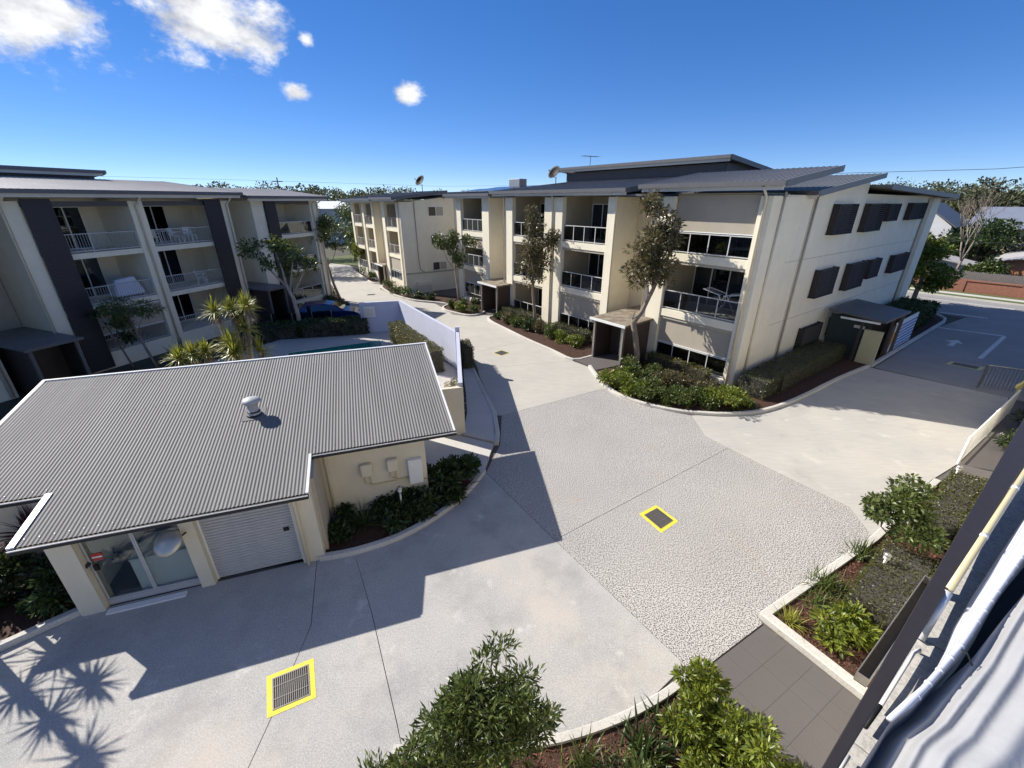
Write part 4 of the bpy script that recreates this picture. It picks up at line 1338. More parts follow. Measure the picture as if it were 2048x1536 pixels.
# ------------------------------------------------------------------ pool court
struct(MB().prism([(-17.5, 19.6), (-6.0, 12.6), (-2.0, 13.8), (-2.8, 20.5), (-8.0, 28.1), (-10.1, 27.6), (-14.6, 26.0)], -.12, .02).build('pool_deck', 'pool_deck'))
pool = [(-12.9, 23.2), (-8.3, 25.55), (-6.6, 21.0), (-11.4, 18.8)]
struct(MB().prism(pool, -.05, .024).build('pool_water', 'water'))
pc = strip(pool + [pool[0]], .22, -.02, .045, 1)
struct(pc.build('pool_coping', 'pool_deck'))
# privacy wall: short end, long side, stepped post and return towards the path
t = thing('privacy_wall', 'tall lilac rendered privacy wall around the pool with notice board', 'wall', (0, 0, 0))
def wseg(p, q, h, th, mat, name='wall_panel'):
    p, q = Vector((*p, 0)), Vector((*q, 0))
    d = (q - p).normalized()
    n = Vector((-d.y, d.x, 0)) * th / 2
    m = MB()
    m.prism([tuple((p - n).xy), tuple((q - n).xy), tuple((q + n).xy), tuple((p + n).xy)], -.1, h)
    return m.build(name, mat, t)
wseg((-9.95, 27.35), (-7.55, 27.95), 2.02, .16, 'lilac')
wseg((-7.46, 27.92), (-2.80, 20.62), 2.05, .16, 'lilac')
wseg((-2.74, 20.58), (-2.73, 20.40), 2.35, .2, 'lilac', 'post')
wseg((-2.72, 20.38), (-1.86, 13.98), 2.12, .16, 'lilac')
wseg((-2.62, 13.74), (-1.775, 13.97), 1.98, .16, 'render_cream')
bd = wseg((-9.70, 27.32), (-9.02, 27.49), 1.78, .02, 'white_paint', 'notice_board')
bd.location = (.025, -.11, 0)
# trim the board so that it hangs on the wall
for v in bd.data.vertices:
    if v.co.z < 0:
        v.co.z = 1.08
m = MB()
random.seed(9)
for i in range(11):
    zz = 1.70 - i * .052
    ln = .58 if i % 5 else .36
    p, q = Vector((-9.65, 27.31 - .115)), Vector((-9.65 + ln, 27.31 - .115 + ln * .25))
    d = (q - p).normalized()
    n = Vector((d.y, -d.x)) * .012
    m.add([(p.x + n.x, p.y + n.y, zz), (q.x + n.x, q.y + n.y, zz), (q.x + n.x, q.y + n.y, zz - .018), (p.x + n.x, p.y + n.y, zz - .018)], [(0, 1, 2, 3)])
m.build('notice_lines', 'steel', bd).location = (-.025 + .025, 0.0, 0)
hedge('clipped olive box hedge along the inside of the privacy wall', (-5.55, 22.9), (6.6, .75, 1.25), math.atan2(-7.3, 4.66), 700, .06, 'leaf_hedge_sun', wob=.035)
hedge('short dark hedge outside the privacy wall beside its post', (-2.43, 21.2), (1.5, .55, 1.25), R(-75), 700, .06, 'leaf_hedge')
hedge('broad dark leafy hedge behind the pool beside the blue car', (-11.6, 27.0), (4.0, 1.1, 1.0), R(14), 330, .13, 'leaf_dark', wob=.1)
hedge('dark hedge left of the pool under the frangipani tree', (-15.2, 26.2), (3.0, 1.1, .9), R(12), 330, .13, 'leaf_dark', wob=.1)
shrub('small sunlit rounded bush in the corner inside the privacy wall', (-2.75, 17.2), .45, .95, 1500, .07, .6, 'leaf_hedge_sun')
clump('bleached spiky bromeliad between the corrugated roof and privacy wall', (-2.62, 15.3, .55), 110, 1.1, .045, 'leaf_bleach', rise=(.1, .95), curve=.35, jitter=.08)
clump('second bleached spiky bromeliad close under the privacy wall', (-2.45, 14.5, .7), 80, .9, .04, 'leaf_bleach', rise=(.1, .95), curve=.35, jitter=.07)
# glass pool fence beside the car
t = thing('pool_fence', 'low greenish glass pool fence panel beside the dark hedge', 'fence', (0, 0, 0))
fa, fb = Vector((-16.0, 27.6)), Vector((-12.4, 28.6))
for i in range(4):
    p = fa.lerp(fb, i / 3)
    MB().tube([(p.x, p.y, 0), (p.x, p.y, 1.2)], .025, 8).build('post', 'steel', t)
    if i < 3:
        q = fa.lerp(fb, (i + 1) / 3)
        d = (q - p).normalized() * .05
        n = Vector((-d.y, d.x)) * .1
        MB().prism([tuple(p + d - n), tuple(q - d - n), tuple(q - d + n), tuple(p + d + n)], .08, 1.2).build('glass_pane', 'glass_pool', t)

# blue car parked beyond the pool hedge
t = thing('parked_car', 'dark blue hatchback parked behind the pool hedge', 'car', (-13.1, 30.0, 0), R(15))
prof = [(-2.0, .35), (-2.05, .75), (-1.95, .95), (-1.75, 1.32), (-1.35, 1.47), (-.2, 1.50), (.35, 1.40), (1.0, 1.0), (1.75, .88), (2.05, .66), (2.05, .35)]
bo = MB().loft([(x, -.82 + (.12 if z > 1.05 else 0), z) for x, z in prof], [(x, .82 - (.12 if z > 1.05 else 0), z) for x, z in prof]).build('body', 'carpaint', t, bevel=.03)
for y in (-1, 1):
    MB().loft([(-1.5, y * .79, 1.02), (.75, y * .79, 1.02), (.2, y * .70, 1.38), (-1.3, y * .70, 1.40)], [(-1.5, y * .83, 1.02), (.75, y * .83, 1.02), (.2, y * .735, 1.38), (-1.3, y * .735, 1.40)]).build('side_window', 'glass_dark', t)
    for x in (-1.25, 1.3):
        w_ = MB().tube([(x, y * .62, .32), (x, y * .84, .32)], .32, 20).build('wheel', 'tyre', t)
        MB().tube([(x, y * .835, .32), (x, y * .85, .32)], .2, 16).build('rim', 'steel', w_)
    MB().box(1.9, 2.06, y * .5 - .15, y * .5 + .15, .62, .76).build('headlight', 'white_paint', t)
MB().loft([(.42, -.66, 1.39), (.42, .66, 1.39), (1.02, .74, 1.02), (1.02, -.74, 1.02)], [(.45, -.66, 1.42), (.45, .66, 1.42), (1.05, .74, 1.05), (1.05, -.74, 1.05)]).build('windscreen', 'glass_dark', t)
MB().loft([(-1.78, -.66, 1.33), (-1.78, .66, 1.33), (-1.98, .72, 1.0), (-1.98, -.72, 1.0)], [(-1.81, -.66, 1.35), (-1.81, .66, 1.35), (-2.01, .72, 1.02), (-2.01, -.72, 1.02)]).build('rear_window', 'glass_dark', t)

# ------------------------------------------------------------------ street trees and courtyard planting
random.seed(21)
def limbs_to(start, targets, r):
    s0 = Vector(start)
    res = []
    for c_, z0 in targets:
        a = Vector((s0.x, s0.y, z0)) if isinstance(z0, (int, float)) else Vector(z0)
        b = Vector(c_)
        mid = a.lerp(b, .5) + Vector((random.uniform(-.12, .12), random.uniform(-.12, .12), -.1))
        res.append(([tuple(a), tuple(mid), tuple(b)], r))
    return res
c1 = [((-.3, 0, 4.9), (.8, .8, .6)), ((.45, .1, 5.5), (.9, .9, .8)), ((-.3, .1, 6.3), (.9, .85, .8)), ((.6, -.1, 6.8), (.8, .8, .8)), ((.05, 0, 7.8), (.7, .7, .65)), ((.8, 0, 4.7), (.6, .6, .55))]
tree('gum_tree', 'tall slender tree with bronze foliage in front of the nearest balconies', 'tree', (6.46, 20.58),
     [(0, 0, -.1), (-.03, 0, .9), (-.22, 0, 1.8), (-.42, 0, 2.55), (-.05, 0, 3.1), (.35, 0, 4.2), (.45, 0, 5.6), (.5, 0, 7.2)], [.16, .15, .145, .15, .11, .09, .06, .02],
     limbs_to((0, 0, 0), [((1.0, .1, 5.4), (.3, 0, 3.9)), ((.0, .2, 5.0), (.2, 0, 3.7)), ((-.4, -.1, 3.2), (-.42, 0, 2.55)), ((.9, 0, 6.7), (.45, 0, 5.3)), ((-.1, 0, 6.3), (.45, 0, 5.0))], .05),
     c1, 5200, .23, .32, 'leaf_olive', 'bark', k=8, f=.5)
c2 = [((-.2, 0, 3.7), (.7, .7, .6)), ((.4, 0, 4.6), (.85, .8, .8)), ((-.35, 0, 5.3), (.9, .9, .8)), ((.35, 0, 5.9), (.75, .75, .7)), ((-.3, 0, 6.6), (.65, .65, .7)), ((-.45, 0, 7.4), (.4, .4, .45)), ((-.9, 0, 4.4), (.5, .5, .6))]
tree('gum_tree', 'slender tree with mottled olive foliage before the middle balconies', 'tree', (1.64, 27.99),
     [(0, 0, -.1), (-.12, 0, 1.2), (-.25, 0, 2.4), (-.3, 0, 4.0), (-.35, 0, 5.8), (-.4, 0, 7.3)], [.11, .10, .09, .07, .05, .015],
     limbs_to((0, 0, 0), [((.4, 0, 4.4), (-.27, 0, 2.9)), ((-.8, 0, 4.2), (-.28, 0, 3.1)), ((.3, 0, 5.8), (-.3, 0, 4.6))], .04),
     c2, 4600, .20, .34, 'leaf_olive', 'bark', k=8, f=.5)
c3 = [((-1.3, 0, 4.9), (.75, .7, .65)), ((-.3, 0, 5.3), (.7, .7, .75)), ((.85, 0, 4.9), (.8, .7, .6)), ((-.2, 0, 4.1), (.8, .7, .75)), ((.1, 0, 3.5), (.5, .5, .45))]
tree('small_tree', 'young tree with dark rounded clumps of leaves beside the second entry porch', 'tree', (-4.52, 35.86),
     [(0, 0, -.1), (-.05, 0, 1.2), (-.15, 0, 2.4), (-.2, 0, 3.5), (-.25, 0, 4.8)], [.10, .09, .08, .06, .02],
     limbs_to((0, 0, 0), [((-1.2, 0, 4.7), (-.15, 0, 2.8)), ((.8, 0, 4.7), (-.15, 0, 3.0))], .045), c3, 4200, .15, .5, 'leaf_mid', 'bark_pale', k=7, f=.5)
c4 = [((-.9, 0, 5.2), (1.2, 1.0, .8)), ((-.1, 0, 6.2), (1.0, .9, .7)), ((.3, 0, 4.5), (.6, .6, .5)), ((-1.4, 0, 5.9), (.7, .7, .6))]
tree('small_tree', 'thin leaning tree with dark crown at the bend of the far driveway', 'tree', (-15.18, 37.44),
     [(0, 0, -.1), (-.4, 0, 1.4), (-.65, 0, 3.0), (-.8, 0, 4.6), (-.9, 0, 6.0)], [.13, .11, .09, .07, .03],
     limbs_to((0, 0, 0), [((.3, 0, 4.4), (-.65, 0, 3.0)), ((-1.5, 0, 5.4), (-.75, 0, 4.0))], .05), c4, 3600, .17, .5, 'leaf_mid', 'bark', k=8, f=.48)
cf = [((-1.9, 0, 5.4), (.75, .7, .6)), ((-.6, 0, 5.7), (.8, .7, .55)), ((.5, 0, 5.2), (.9, .8, .6)), ((-1.3, 0, 4.6), (.5, .5, .45)), ((1.2, .2, 4.6), (.7, .6, .5)), ((-.1, .3, 4.2), (.6, .6, .4))]
tree('frangipani_tree', 'pale barked frangipani tree with sunlit upper leaves before the end block', 'tree', (-13.95, 27.05),
     [(0, 0, -.1), (.05, 0, 1.2), (-.05, 0, 2.4), (-.35, 0, 3.3)], [.15, .13, .12, .10],
     limbs_to((0, 0, 0), [((-1.7, 0, 5.2), (-.3, 0, 3.1)), ((-.6, 0, 5.4), (-.32, 0, 3.2)), ((.5, 0, 5.0), (-.2, 0, 2.7)), ((1.2, .2, 4.5), (-.1, 0, 2.5))], .085), cf, 1700, .24, .42, 'leaf_mid', 'bark_pale', k=8, f=.5)
tree('small_tree', 'thin small tree with sparse round leaves against the shaded wall', 'tree', (-20.3, 21.2), [(0, 0, -.1), (-.25, 0, 1.0), (-.55, 0, 2.0), (-.8, 0, 3.0)], [.05, .045, .035, .015],
     limbs_to((0, 0, 0), [((-.1, 0, 2.3), (-.3, 0, 1.3)), ((.3, 0, 1.6), (-.2, 0, .9))], .025), [((-.8, 0, 2.9), (.5, .5, .4)), ((-.2, 0, 2.3), (.5, .5, .35)), ((.3, 0, 1.6), (.45, .45, .3))], 420, .16, .8, 'leaf_dark', 'bark', k=6)
tree('feathery_tree', 'feathery small tree behind the corrugated roof beside the yuccas', 'tree', (-18.55, 20.72), [(0, 0, -.1), (-.3, 0, 1.2), (-.5, 0, 2.3), (-.6, 0, 3.2)], [.07, .06, .05, .02],
     limbs_to((0, 0, 0), [((.3, 0, 3.1), (-.4, 0, 1.8)), ((-1.2, 0, 2.7), (-.35, 0, 1.5))], .03), [((-.6, 0, 3.3), (1.1, .9, .4)), ((.4, 0, 3.1), (.7, .6, .35)), ((-1.1, 0, 2.5), (.7, .6, .4))], 3000, .20, .14, 'leaf_mid', 'bark', k=8)
# yuccas in front of the left block
def yucca(label, pos, heads, n=64, L=.55, mat='leaf_yellow', group='yuccas behind the corrugated roof', name='yucca', skirt=True):
    t = thing(name, label, 'yucca', (pos[0], pos[1], 0), 0, group)
    for (x, y, z) in heads:
        x, y = x - pos[0], y - pos[1]
        MB().tube([(x * .15, y * .15, -.05), (x * .6, y * .6, z * .5), (x, y, z)], [.11, .08, .06], 7).build('trunk', 'bark_pale', t, True)
        blades('leaf_head', n, L, .028, 0, mat, t, (x, y, z), .25, 3, (-.25, 1.0), .02)
        if skirt and z > 1.8:
            blades('dead_skirt', 40, .6, .016, 0, 'dead_leaf', t, (x, y, z - .08), .8, 3, (-.85, -.35), .03)
    return t
def near(p, k_=.78):
    return (p[0] * k_, p[1] * k_, 8.15 - (8.15 - p[2]) * k_)
yucca('tall yucca with a row of yellow green heads in front of the shaded balconies', (-11.5, 16.9), [near(p) for p in ((-15.38, 21.59, 2.85), (-14.45, 21.5, 2.95), (-13.95, 21.7, 2.85), (-13.55, 21.4, 3.2), (-13.9, 21.4, 2.05))], 110, .68)
yucca('low spreading yucca with a big sunlit rosette below the tall heads', (-11.4, 16.2), [near(p) for p in ((-14.5, 20.8, 1.35), (-14.1, 20.4, 1.0))], 130, .85)
yucca('low yucca rosettes at the left end against the roof edge', (-12.7, 15.8), [near(p) for p in ((-15.7, 20.6, 1.05), (-16.2, 20.3, .95), (-16.8, 20.1, .8))], 110, .7)
yucca('single yucca rosette at the right beside the pool paving', (-10.3, 16.2), [near((-13.1, 20.9, .9))], 90, .75)
clump('dark sword leaved agave against the shaded wall', (-17.6, 21.3), 26, 1.5, .06, 'leaf_dark', rise=(.45, 1), curve=.1)
# tall yuccas left of the picture whose shadows fall on the driveway
for lb, S_, h in (('tall spiky yucca standing left of the pool house beyond the picture edge', (-7.75, 4.95), 3.1), ('second tall spiky yucca beyond the left picture edge', (-6.85, 3.85), 3.4), ('third tall spiky yucca beyond the left picture edge', (-8.9, 4.75), 3.0)):
    hx, hy = S_[0] - 1.15 * h, S_[1] + .561 * h
    yucca(lb, (hx - .1, hy), [(hx, hy, h), (hx - .55, hy + .25, h - .5)], 80, .62, 'leaf_mid', 'yuccas beyond the left bed', skirt=False)
# dense dark left bed
for i, (x, y, r, h) in enumerate(((-10.4, 7.6, .7, 1.3), (-11.2, 6.7, .8, 1.2), (-10.0, 6.6, .5, .8), (-12.2, 7.6, .9, 1.5), (-10.9, 8.8, .8, 1.3), (-9.75, 7.6, .45, .9), (-12.6, 6.0, .8, 1.1), (-11.5, 5.6, .5, .7))):
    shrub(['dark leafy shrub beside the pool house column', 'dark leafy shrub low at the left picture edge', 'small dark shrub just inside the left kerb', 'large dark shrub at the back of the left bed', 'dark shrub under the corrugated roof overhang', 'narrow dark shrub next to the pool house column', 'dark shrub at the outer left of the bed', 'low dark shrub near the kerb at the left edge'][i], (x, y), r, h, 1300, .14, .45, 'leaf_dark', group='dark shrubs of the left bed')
clump('purple leaved cordyline at the left corner of the corrugated roof', (-10.65, 7.35, 1.25), 80, 1.0, .035, 'leaf_purple', rise=(.25, 1), curve=.4, name='cordyline')

# planting along the nearest building
def wBxy(a, b):
    p = wB(a, b)
    return (p.x, p.y)
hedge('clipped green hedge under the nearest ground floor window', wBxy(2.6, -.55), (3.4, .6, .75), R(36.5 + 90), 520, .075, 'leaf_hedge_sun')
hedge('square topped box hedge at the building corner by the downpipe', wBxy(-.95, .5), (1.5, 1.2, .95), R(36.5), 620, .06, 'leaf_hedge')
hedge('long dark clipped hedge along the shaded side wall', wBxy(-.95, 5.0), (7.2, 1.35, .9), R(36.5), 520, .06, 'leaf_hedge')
hedge('clipped hedge beside the first entry porch under the striped window', wBxy(10.1, -.62), (3.0, .7, .8), R(36.5 + 90), 520, .075, 'leaf_hedge')
hedge('short clipped hedge before the middle ground floor window', wBxy(15.4, -.75), (3.4, .75, .85), R(36.5 + 90), 520, .075, 'leaf_hedge')
hedge('cubic topiary box among the sunlit shrubs', wBxy(2.2, -2.0), (.8, .7, .62), R(30), 700, .06, 'leaf_hedge_sun')
pl = [((5.0, 18.35), .55, .7, 'leaf_bright', 'bright strap leaved plant at the round end of the planter'), ((5.55, 17.6), .5, .6, 'leaf_bright', 'bright bushy plant by the planter kerb'),
      ((6.35, 17.2), .6, .75, 'leaf_mid', 'mid green bushy plant left of the topiary box'), ((7.2, 16.6), .5, .6, 'leaf_mid', 'low mid green plant before the topiary box'),
      ((8.0, 16.35), .5, .6, 'leaf_mid', 'low mid green plant by the kerb in front of the corner column'), ((8.9, 16.35), .65, .75, 'leaf_bright', 'bright leafy shrub by the kerb left of the box hedge'),
      ((9.7, 16.5), .5, .65, 'leaf_bright', 'bright leafy shrub just below the box hedge'), ((7.4, 18.0), .55, .8, 'leaf_olive', 'bronze leafed shrub under the low window'),
      ((6.5, 18.7), .6, .8, 'leaf_mid', 'leafy shrub behind the slender tree trunk'), ((5.75, 19.6), .55, .8, 'leaf_mid', 'leafy shrub between tree trunk and porch post'), ((8.6, 17.4), .5, .6, 'leaf_olive', 'brownish shrub under the right end of the window')]
for p, r, h, mt, lb in pl:
    shrub(lb, p, r * 1.45, h * 1.1, 1900, .125, .42, mt, group='shrubs in the corner planter')
for i, p in enumerate([(6.6, 16.35), (7.5, 16.15), (8.4, 15.95), (6.0, 16.9), (5.3, 17.6), (9.4, 15.95), (10.1, 16.15)]):
    clump(['strappy grass clump on the kerb at the left of the row', 'strappy grass clump on the kerb below the topiary box', 'strappy grass clump on the kerb nearest the aggregate paving', 'strappy grass clump at the turn of the planter kerb', 'strappy grass clump on the left end of the planter kerb', 'strappy grass clump in front of the bright leafy shrub', 'strappy grass clump at the right before the box hedge'][i], (*p, .05), 110, .55, .014, 'leaf_grass', rise=(.35, 1), group='grass clumps on the planter kerb')
for i, (a, b, r, h, mt) in enumerate([(9.0, -1.5, .45, .6, 'leaf_bright'), (10.2, -1.55, .5, .6, 'leaf_bright'), (11.2, -1.5, .5, .7, 'leaf_mid'), (12.3, -1.2, .5, .7, 'leaf_olive'), (13.2, -1.5, .45, .7, 'leaf_dark'), (14.4, -1.7, .5, .7, 'leaf_mid'), (15.6, -1.7, .5, .6, 'leaf_olive'), (16.8, -1.5, .5, .6, 'leaf_dark')]):
    shrub('%s in the middle planter, number %s along the kerb from the first porch' % (['leafy shrub', 'bright shrub', 'green shrub', 'bronze shrub', 'dark shrub', 'green shrub', 'bronze shrub', 'dark shrub'][i], ['one', 'two', 'three', 'four', 'five', 'six', 'seven', 'eight'][i]), wBxy(a, b), r * 1.4, h * 1.1, 1300, .125, .42, mt, group='shrubs in the middle planter')
for i, (x, y, r, h) in enumerate([(-4.9, 34.2, .5, .8), (-4.1, 33.0, .5, .7), (-3.1, 32.6, .5, .7), (-2.9, 34.2, .5, 1.0), (-4.0, 34.6, .5, .9)]):
    shrub(['leafy shrub at the left tip of the small round planter', 'low shrub on the round planter kerb', 'low shrub at the right of the round planter', 'upright shrub against the second porch', 'leafy shrub at the foot of the young tree'][i], (x, y), r, h, 700, .13, .45, ['leaf_mid', 'leaf_bright', 'leaf_mid', 'leaf_dark', 'leaf_mid'][i], group='shrubs in the round planter')
for i, (x, y, r, h) in enumerate([(-12.2, 42.2, .6, .9), (-10.9, 40.2, .6, .8), (-9.6, 38.7, .7, .9), (-8.4, 37.9, .6, .7), (-7.2, 37.3, .6, .7), (-15.4, 47.6, .6, .9), (-17, 50.5, .8, 1.4)]):
    shrub(['shrub by the farther entry porch', 'flowering shrub below the farther balconies', 'shrub at the corner of the farther building', 'dark low shrub under the farther side wall', 'dark low shrub near the meter cupboard', 'shrub at the far bend of the driveway', 'tall shrub at the far end of the driveway'][i], (x, y), r, h, 650, .15, .45, ['leaf_mid', 'leaf_mid', 'leaf_mid', 'leaf_dark', 'leaf_dark', 'leaf_mid', 'leaf_mid'][i], group='shrubs along the farther building')
for i, (x, y, r, h) in enumerate([(-14.6, 34.9, .8, .7), (-15.8, 36.5, .8, .8), (-13.7, 33.4, .7, .6), (-16.8, 38.5, .8, .8), (-17.3, 33.8, .8, .7)]):
    shrub(['dark low shrub at the end block corner', 'dark low shrub at the foot of the leaning tree', 'dark low shrub by the driveway near the car', 'dark low shrub farther along the left kerb', 'dark low shrub below the end block balcony'][i], (x, y), r, h, 600, .15, .45, 'leaf_dark', group='shrubs along the end block')
# bed against the pool house
for i, (x, y, r, h, n) in enumerate([(-1.55, 11.2, .55, .95, 1300), (-2.0, 10.5, .5, .75, 900), (-2.6, 10.0, .5, .6, 800), (-2.3, 11.0, .45, .8, 900), (-3.4, 9.3, .35, .4, 500), (-3.2, 10.0, .35, .5, 500)]):
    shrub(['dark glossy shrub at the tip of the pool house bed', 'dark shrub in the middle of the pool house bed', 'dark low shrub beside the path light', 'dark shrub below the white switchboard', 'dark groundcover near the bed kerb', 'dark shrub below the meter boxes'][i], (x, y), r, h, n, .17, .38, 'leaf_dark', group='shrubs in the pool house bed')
for i, (x, y) in enumerate(((-3.7, 9.75), (-4.45, 8.6), (-3.1, 8.95), (-2.5, 9.45), (-1.75, 10.1), (-4.6, 9.2))):
    shrub(['dark low foliage against the meter wall', 'dark low foliage beside the column of the roller door', 'dark low foliage on the inner kerb before the rosette', 'dark low foliage on the inner kerb below the path light', 'dark low foliage on the inner kerb near the bed tip', 'dark low foliage in the corner by the downpipe'][i], (x, y), .42, .38, 700, .13, .4, 'leaf_dark', group='low foliage in the pool house bed')
clump('dark spiky rosette plant near the roller door', (-4.0, 9.0, .1), 60, .75, .018, 'leaf_dark', rise=(.02, .9), curve=.15, jitter=.03)
# bed on the right against the own building
tree('round_shrub', 'rounded glossy shrub tree in the right hand garden bed', 'shrub', (9.35, 8.0), [(0, 0, 0), (.03, 0, .5), (.05, .05, 1.0)], [.05, .04, .03],
     limbs_to((0, 0, 0), [((.4, .2, 1.3), .5), ((-.35, .1, 1.3), .5), ((.1, -.3, 1.3), .6)], .022),
     [((0, 0, 1.25), (.85, .8, .62)), ((.35, .3, 1.7), (.5, .5, .35)), ((-.5, .0, 1.4), (.45, .45, .45))], 4600, .115, .42, 'leaf_mid', k=12, f=.36)
hedge('broad clipped bronze hedge beside the metal trough', wB(-7.85, -8.2)[:2] if False else sd2(10.7, .48), (2.6, .95, .7), R(36.5), 900, .05, 'leaf_hedge')
hedge('clipped bronze hedge behind the rounded shrub by the path light', sd2(15.3, .32), (3.8, .7, .7), R(36.5), 800, .055, 'leaf_hedge')
shrub('bright lime shrub in the front corner of the right bed', sd2(8.9, .75), (.55, .5), .6, 1500, .14, .35, 'leaf_bright', k=10)
clump('pale variegated grass tuft at the corner of the right bed', sd(8.3, 1.5, .05), 70, .5, .010, 'leaf_yellow', rise=(.3, 1), name='grass_tuft')
clump('green strappy grass tuft beside the kerb of the right bed', sd(9.9, 1.35, .05), 120, .62, .012, 'leaf_grass', rise=(.3, 1), name='grass_tuft', jitter=.16)
clump('green strappy grass tuft left of the lime shrub', sd(9.3, 1.3, .05), 70, .5, .012, 'leaf_grass', rise=(.3, 1), name='grass_tuft', jitter=.12)
clump('upright strappy leaves below the rounded shrub', sd(11.6, 1.2, .05), 90, .6, .016, 'leaf_mid', rise=(.45, 1), name='grass_tuft', jitter=.15)
# bottom bed
tree('round_shrub', 'big dense narrow leaved shrub at the bottom centre of the picture', 'shrub', (-.4, 3.55), [(0, 0, 0), (0, .03, .5), (.03, .06, 1.1)], [.06, .05, .04],
     limbs_to((0, 0, 0), [((.4, .2, 1.6), .5), ((-.4, .1, 1.5), .5), ((.1, -.3, 1.6), .6), ((.3, .4, 1.9), .8)], .028),
     [((-.05, .1, 1.3), (.8, .7, .62)), ((.15, .3, 1.68), (.7, .6, .45)), ((-.5, 0, .95), (.6, .6, .5)), ((.6, .1, 1.35), (.55, .5, .55)), ((-.35, .2, 1.6), (.5, .5, .4)), ((-1.0, -.2, .7), (.45, .4, .4))], 10500, .125, .25, 'leaf_mid', k=22, f=.30, up=.6)
shrub('bright yellow green shrub right of the big bottom shrub', (3.15, 4.45), (.55, .45), .85, 2400, .115, .30, 'leaf_bright', k=12, f=.4)
shrub('bright yellow green shrub at the edge of the brown pavers', (3.55, 3.75), (.62, .55), .95, 2600, .115, .30, 'leaf_bright', k=12, f=.4)
shrub('small bright shrub overhanging the paver edge', (4.0, 3.3), .38, .5, 900, .11, .30, 'leaf_bright', k=8)
shrub('bright shrub filling the bed below the curved kerb', (2.75, 3.85), .5, .7, 1800, .115, .30, 'leaf_bright', k=10)
shrub('mid green shrub low at the bottom edge right of the big shrub', (1.9, 3.25), .55, .6, 1500, .12, .28, 'leaf_mid', k=10)
shrub('bright shrub at the bottom edge beside the pavers', (3.0, 3.2), .55, .7, 1700, .115, .30, 'leaf_bright', k=10)
clump('small purple cordyline tuft at the tip of the pool house bed', (-1.45, 10.75, .05), 40, .6, .02, 'leaf_purple', rise=(.2, 1), curve=.3)
clump('dark broad strappy plant between the two bottom shrubs', (2.1, 3.85, .05), 60, .8, .026, 'leaf_dark', rise=(.4, 1), jitter=.12)
clump('dark strappy plant near the curved kerb', (2.6, 4.1, .05), 46, .75, .026, 'leaf_dark', rise=(.5, 1), jitter=.1)
clump('green grassy tuft beside the big bottom shrub', (1.15, 3.6, .05), 110, .6, .012, 'leaf_grass', rise=(.4, 1), jitter=.15)
clump('dry variegated tuft at the bottom edge', (1.6, 3.45, .05), 60, .5, .011, 'leaf_bleach', rise=(.3, 1), jitter=.12)
shrub('small narrow leaved sprig at the lower left of the big shrub', (-1.95, 3.45), .3, .7, 420, .13, .2, 'leaf_mid', k=6)
# mulch chips strewn over the two near beds
def chips(name, regions, n, label=None):
    P, Dv = [], []
    for poly, k_ in regions:
        xs = [p[0] for p in poly]; ys = [p[1] for p in poly]
        c_ = 0
        while c_ < k_:
            x, y = random.uniform(min(xs), max(xs)), random.uniform(min(ys), max(ys))
            ins = False
            for i in range(len(poly)):
                (x0, y0), (x1, y1) = poly[i], poly[i - 1]
                if (y0 > y) != (y1 > y) and x < (x1 - x0) * (y - y0) / (y1 - y0) + x0:
                    ins = not ins
            if ins:
                P.append((x, y, .052 + random.random() * .015))
                Dv.append((random.gauss(0, 1), random.gauss(0, 1), random.uniform(-.05, .3)))
                c_ += 1
    return struct(leaf_obj(name, np.array(P), np.array(Dv), .05 * (.5 + RNG.random(len(P))), .45, 'mulch', None, droop=0), 'stuff')
leafmat('mulch', (0.05, 0.018, 0.010), (0.24, 0.10, 0.055), rough=.8, trans=0.0)
chips('bark_mulch', [([(5.55, 6.2), (9.3, 8.3), (13.0, 10.7), (13.6, 10.2), (6.5, 4.85)], 5200), ([(3.3, 4.9), (2.4, 4.45), (1.7, 4.15), (.8, 3.9), (-.2, 3.8), (-1.6, 3.7), (-1.6, 2.8), (4.2, 2.8)], 3000), ([(3.3, 22.3), (.9, 26), (-1.4, 30.3), (.8, 31), (6, 24.2)], 2500)], 0)

# path lights
def path_light(label, pos, h=.72):
    t = thing('path_light', label, 'path light', (pos[0], pos[1], .03), 0, 'bollard path lights in the garden beds')
    MB().tube([(0, 0, -.05), (0, 0, h)], .032, 10).build('post', 'steel', t, True)
    MB().lathe([(.035, h), (.06, h + .02), (.06, h + .10), (.05, h + .12)], n=14).build('lens', 'white_paint', t, True)
    MB().lathe([(.08, h + .11), (.085, h + .125), (.05, h + .17), (0, h + .185)], n=14).build('cap', 'steel', t, True)
path_light('steel path light in the right bed beside the bronze hedge', (8.4, 7.15))
path_light('steel path light in the dark bed below the meter boxes', (-3.1, 9.55))
path_light('steel path light at the far end of the right bed by the pavers', (13.3, 10.55))

# ------------------------------------------------------------------ things on the balconies
def plastic_chair(label, loc, rz, mat='white_paint', group='white plastic chairs on the upper balcony'):
    t = thing('plastic_chair', label, 'chair', tuple(loc), rz, group)
    MB().box(-.24, .24, -.24, .22, .42, .46).build('seat', mat, t, bevel=.01)
    b_ = MB().loft([(-.24, .2, .46), (.24, .2, .46), (.24, .23, .46), (-.24, .23, .46)], [(-.21, .30, .88), (.21, .30, .88), (.21, .33, .88), (-.21, .33, .88)]).build('backrest', mat, t)
    for x in (-1, 1):
        for y in (-1, 1):
            MB().tube([(x * .21, y * .2, .42), (x * .25, y * .25, 0)], .022, 6).build('leg', mat, t)
        MB().box(x * .26 - .03, x * .26 + .03, -.24, .24, .63, .66).build('armrest', mat, t)
    return t
plastic_chair('white plastic armchair at the left of the upper balcony', wL(5.3, .75, 5.745), R(200))
plastic_chair('white plastic armchair in the middle of the upper balcony', wL(6.5, .62, 5.745), R(100))
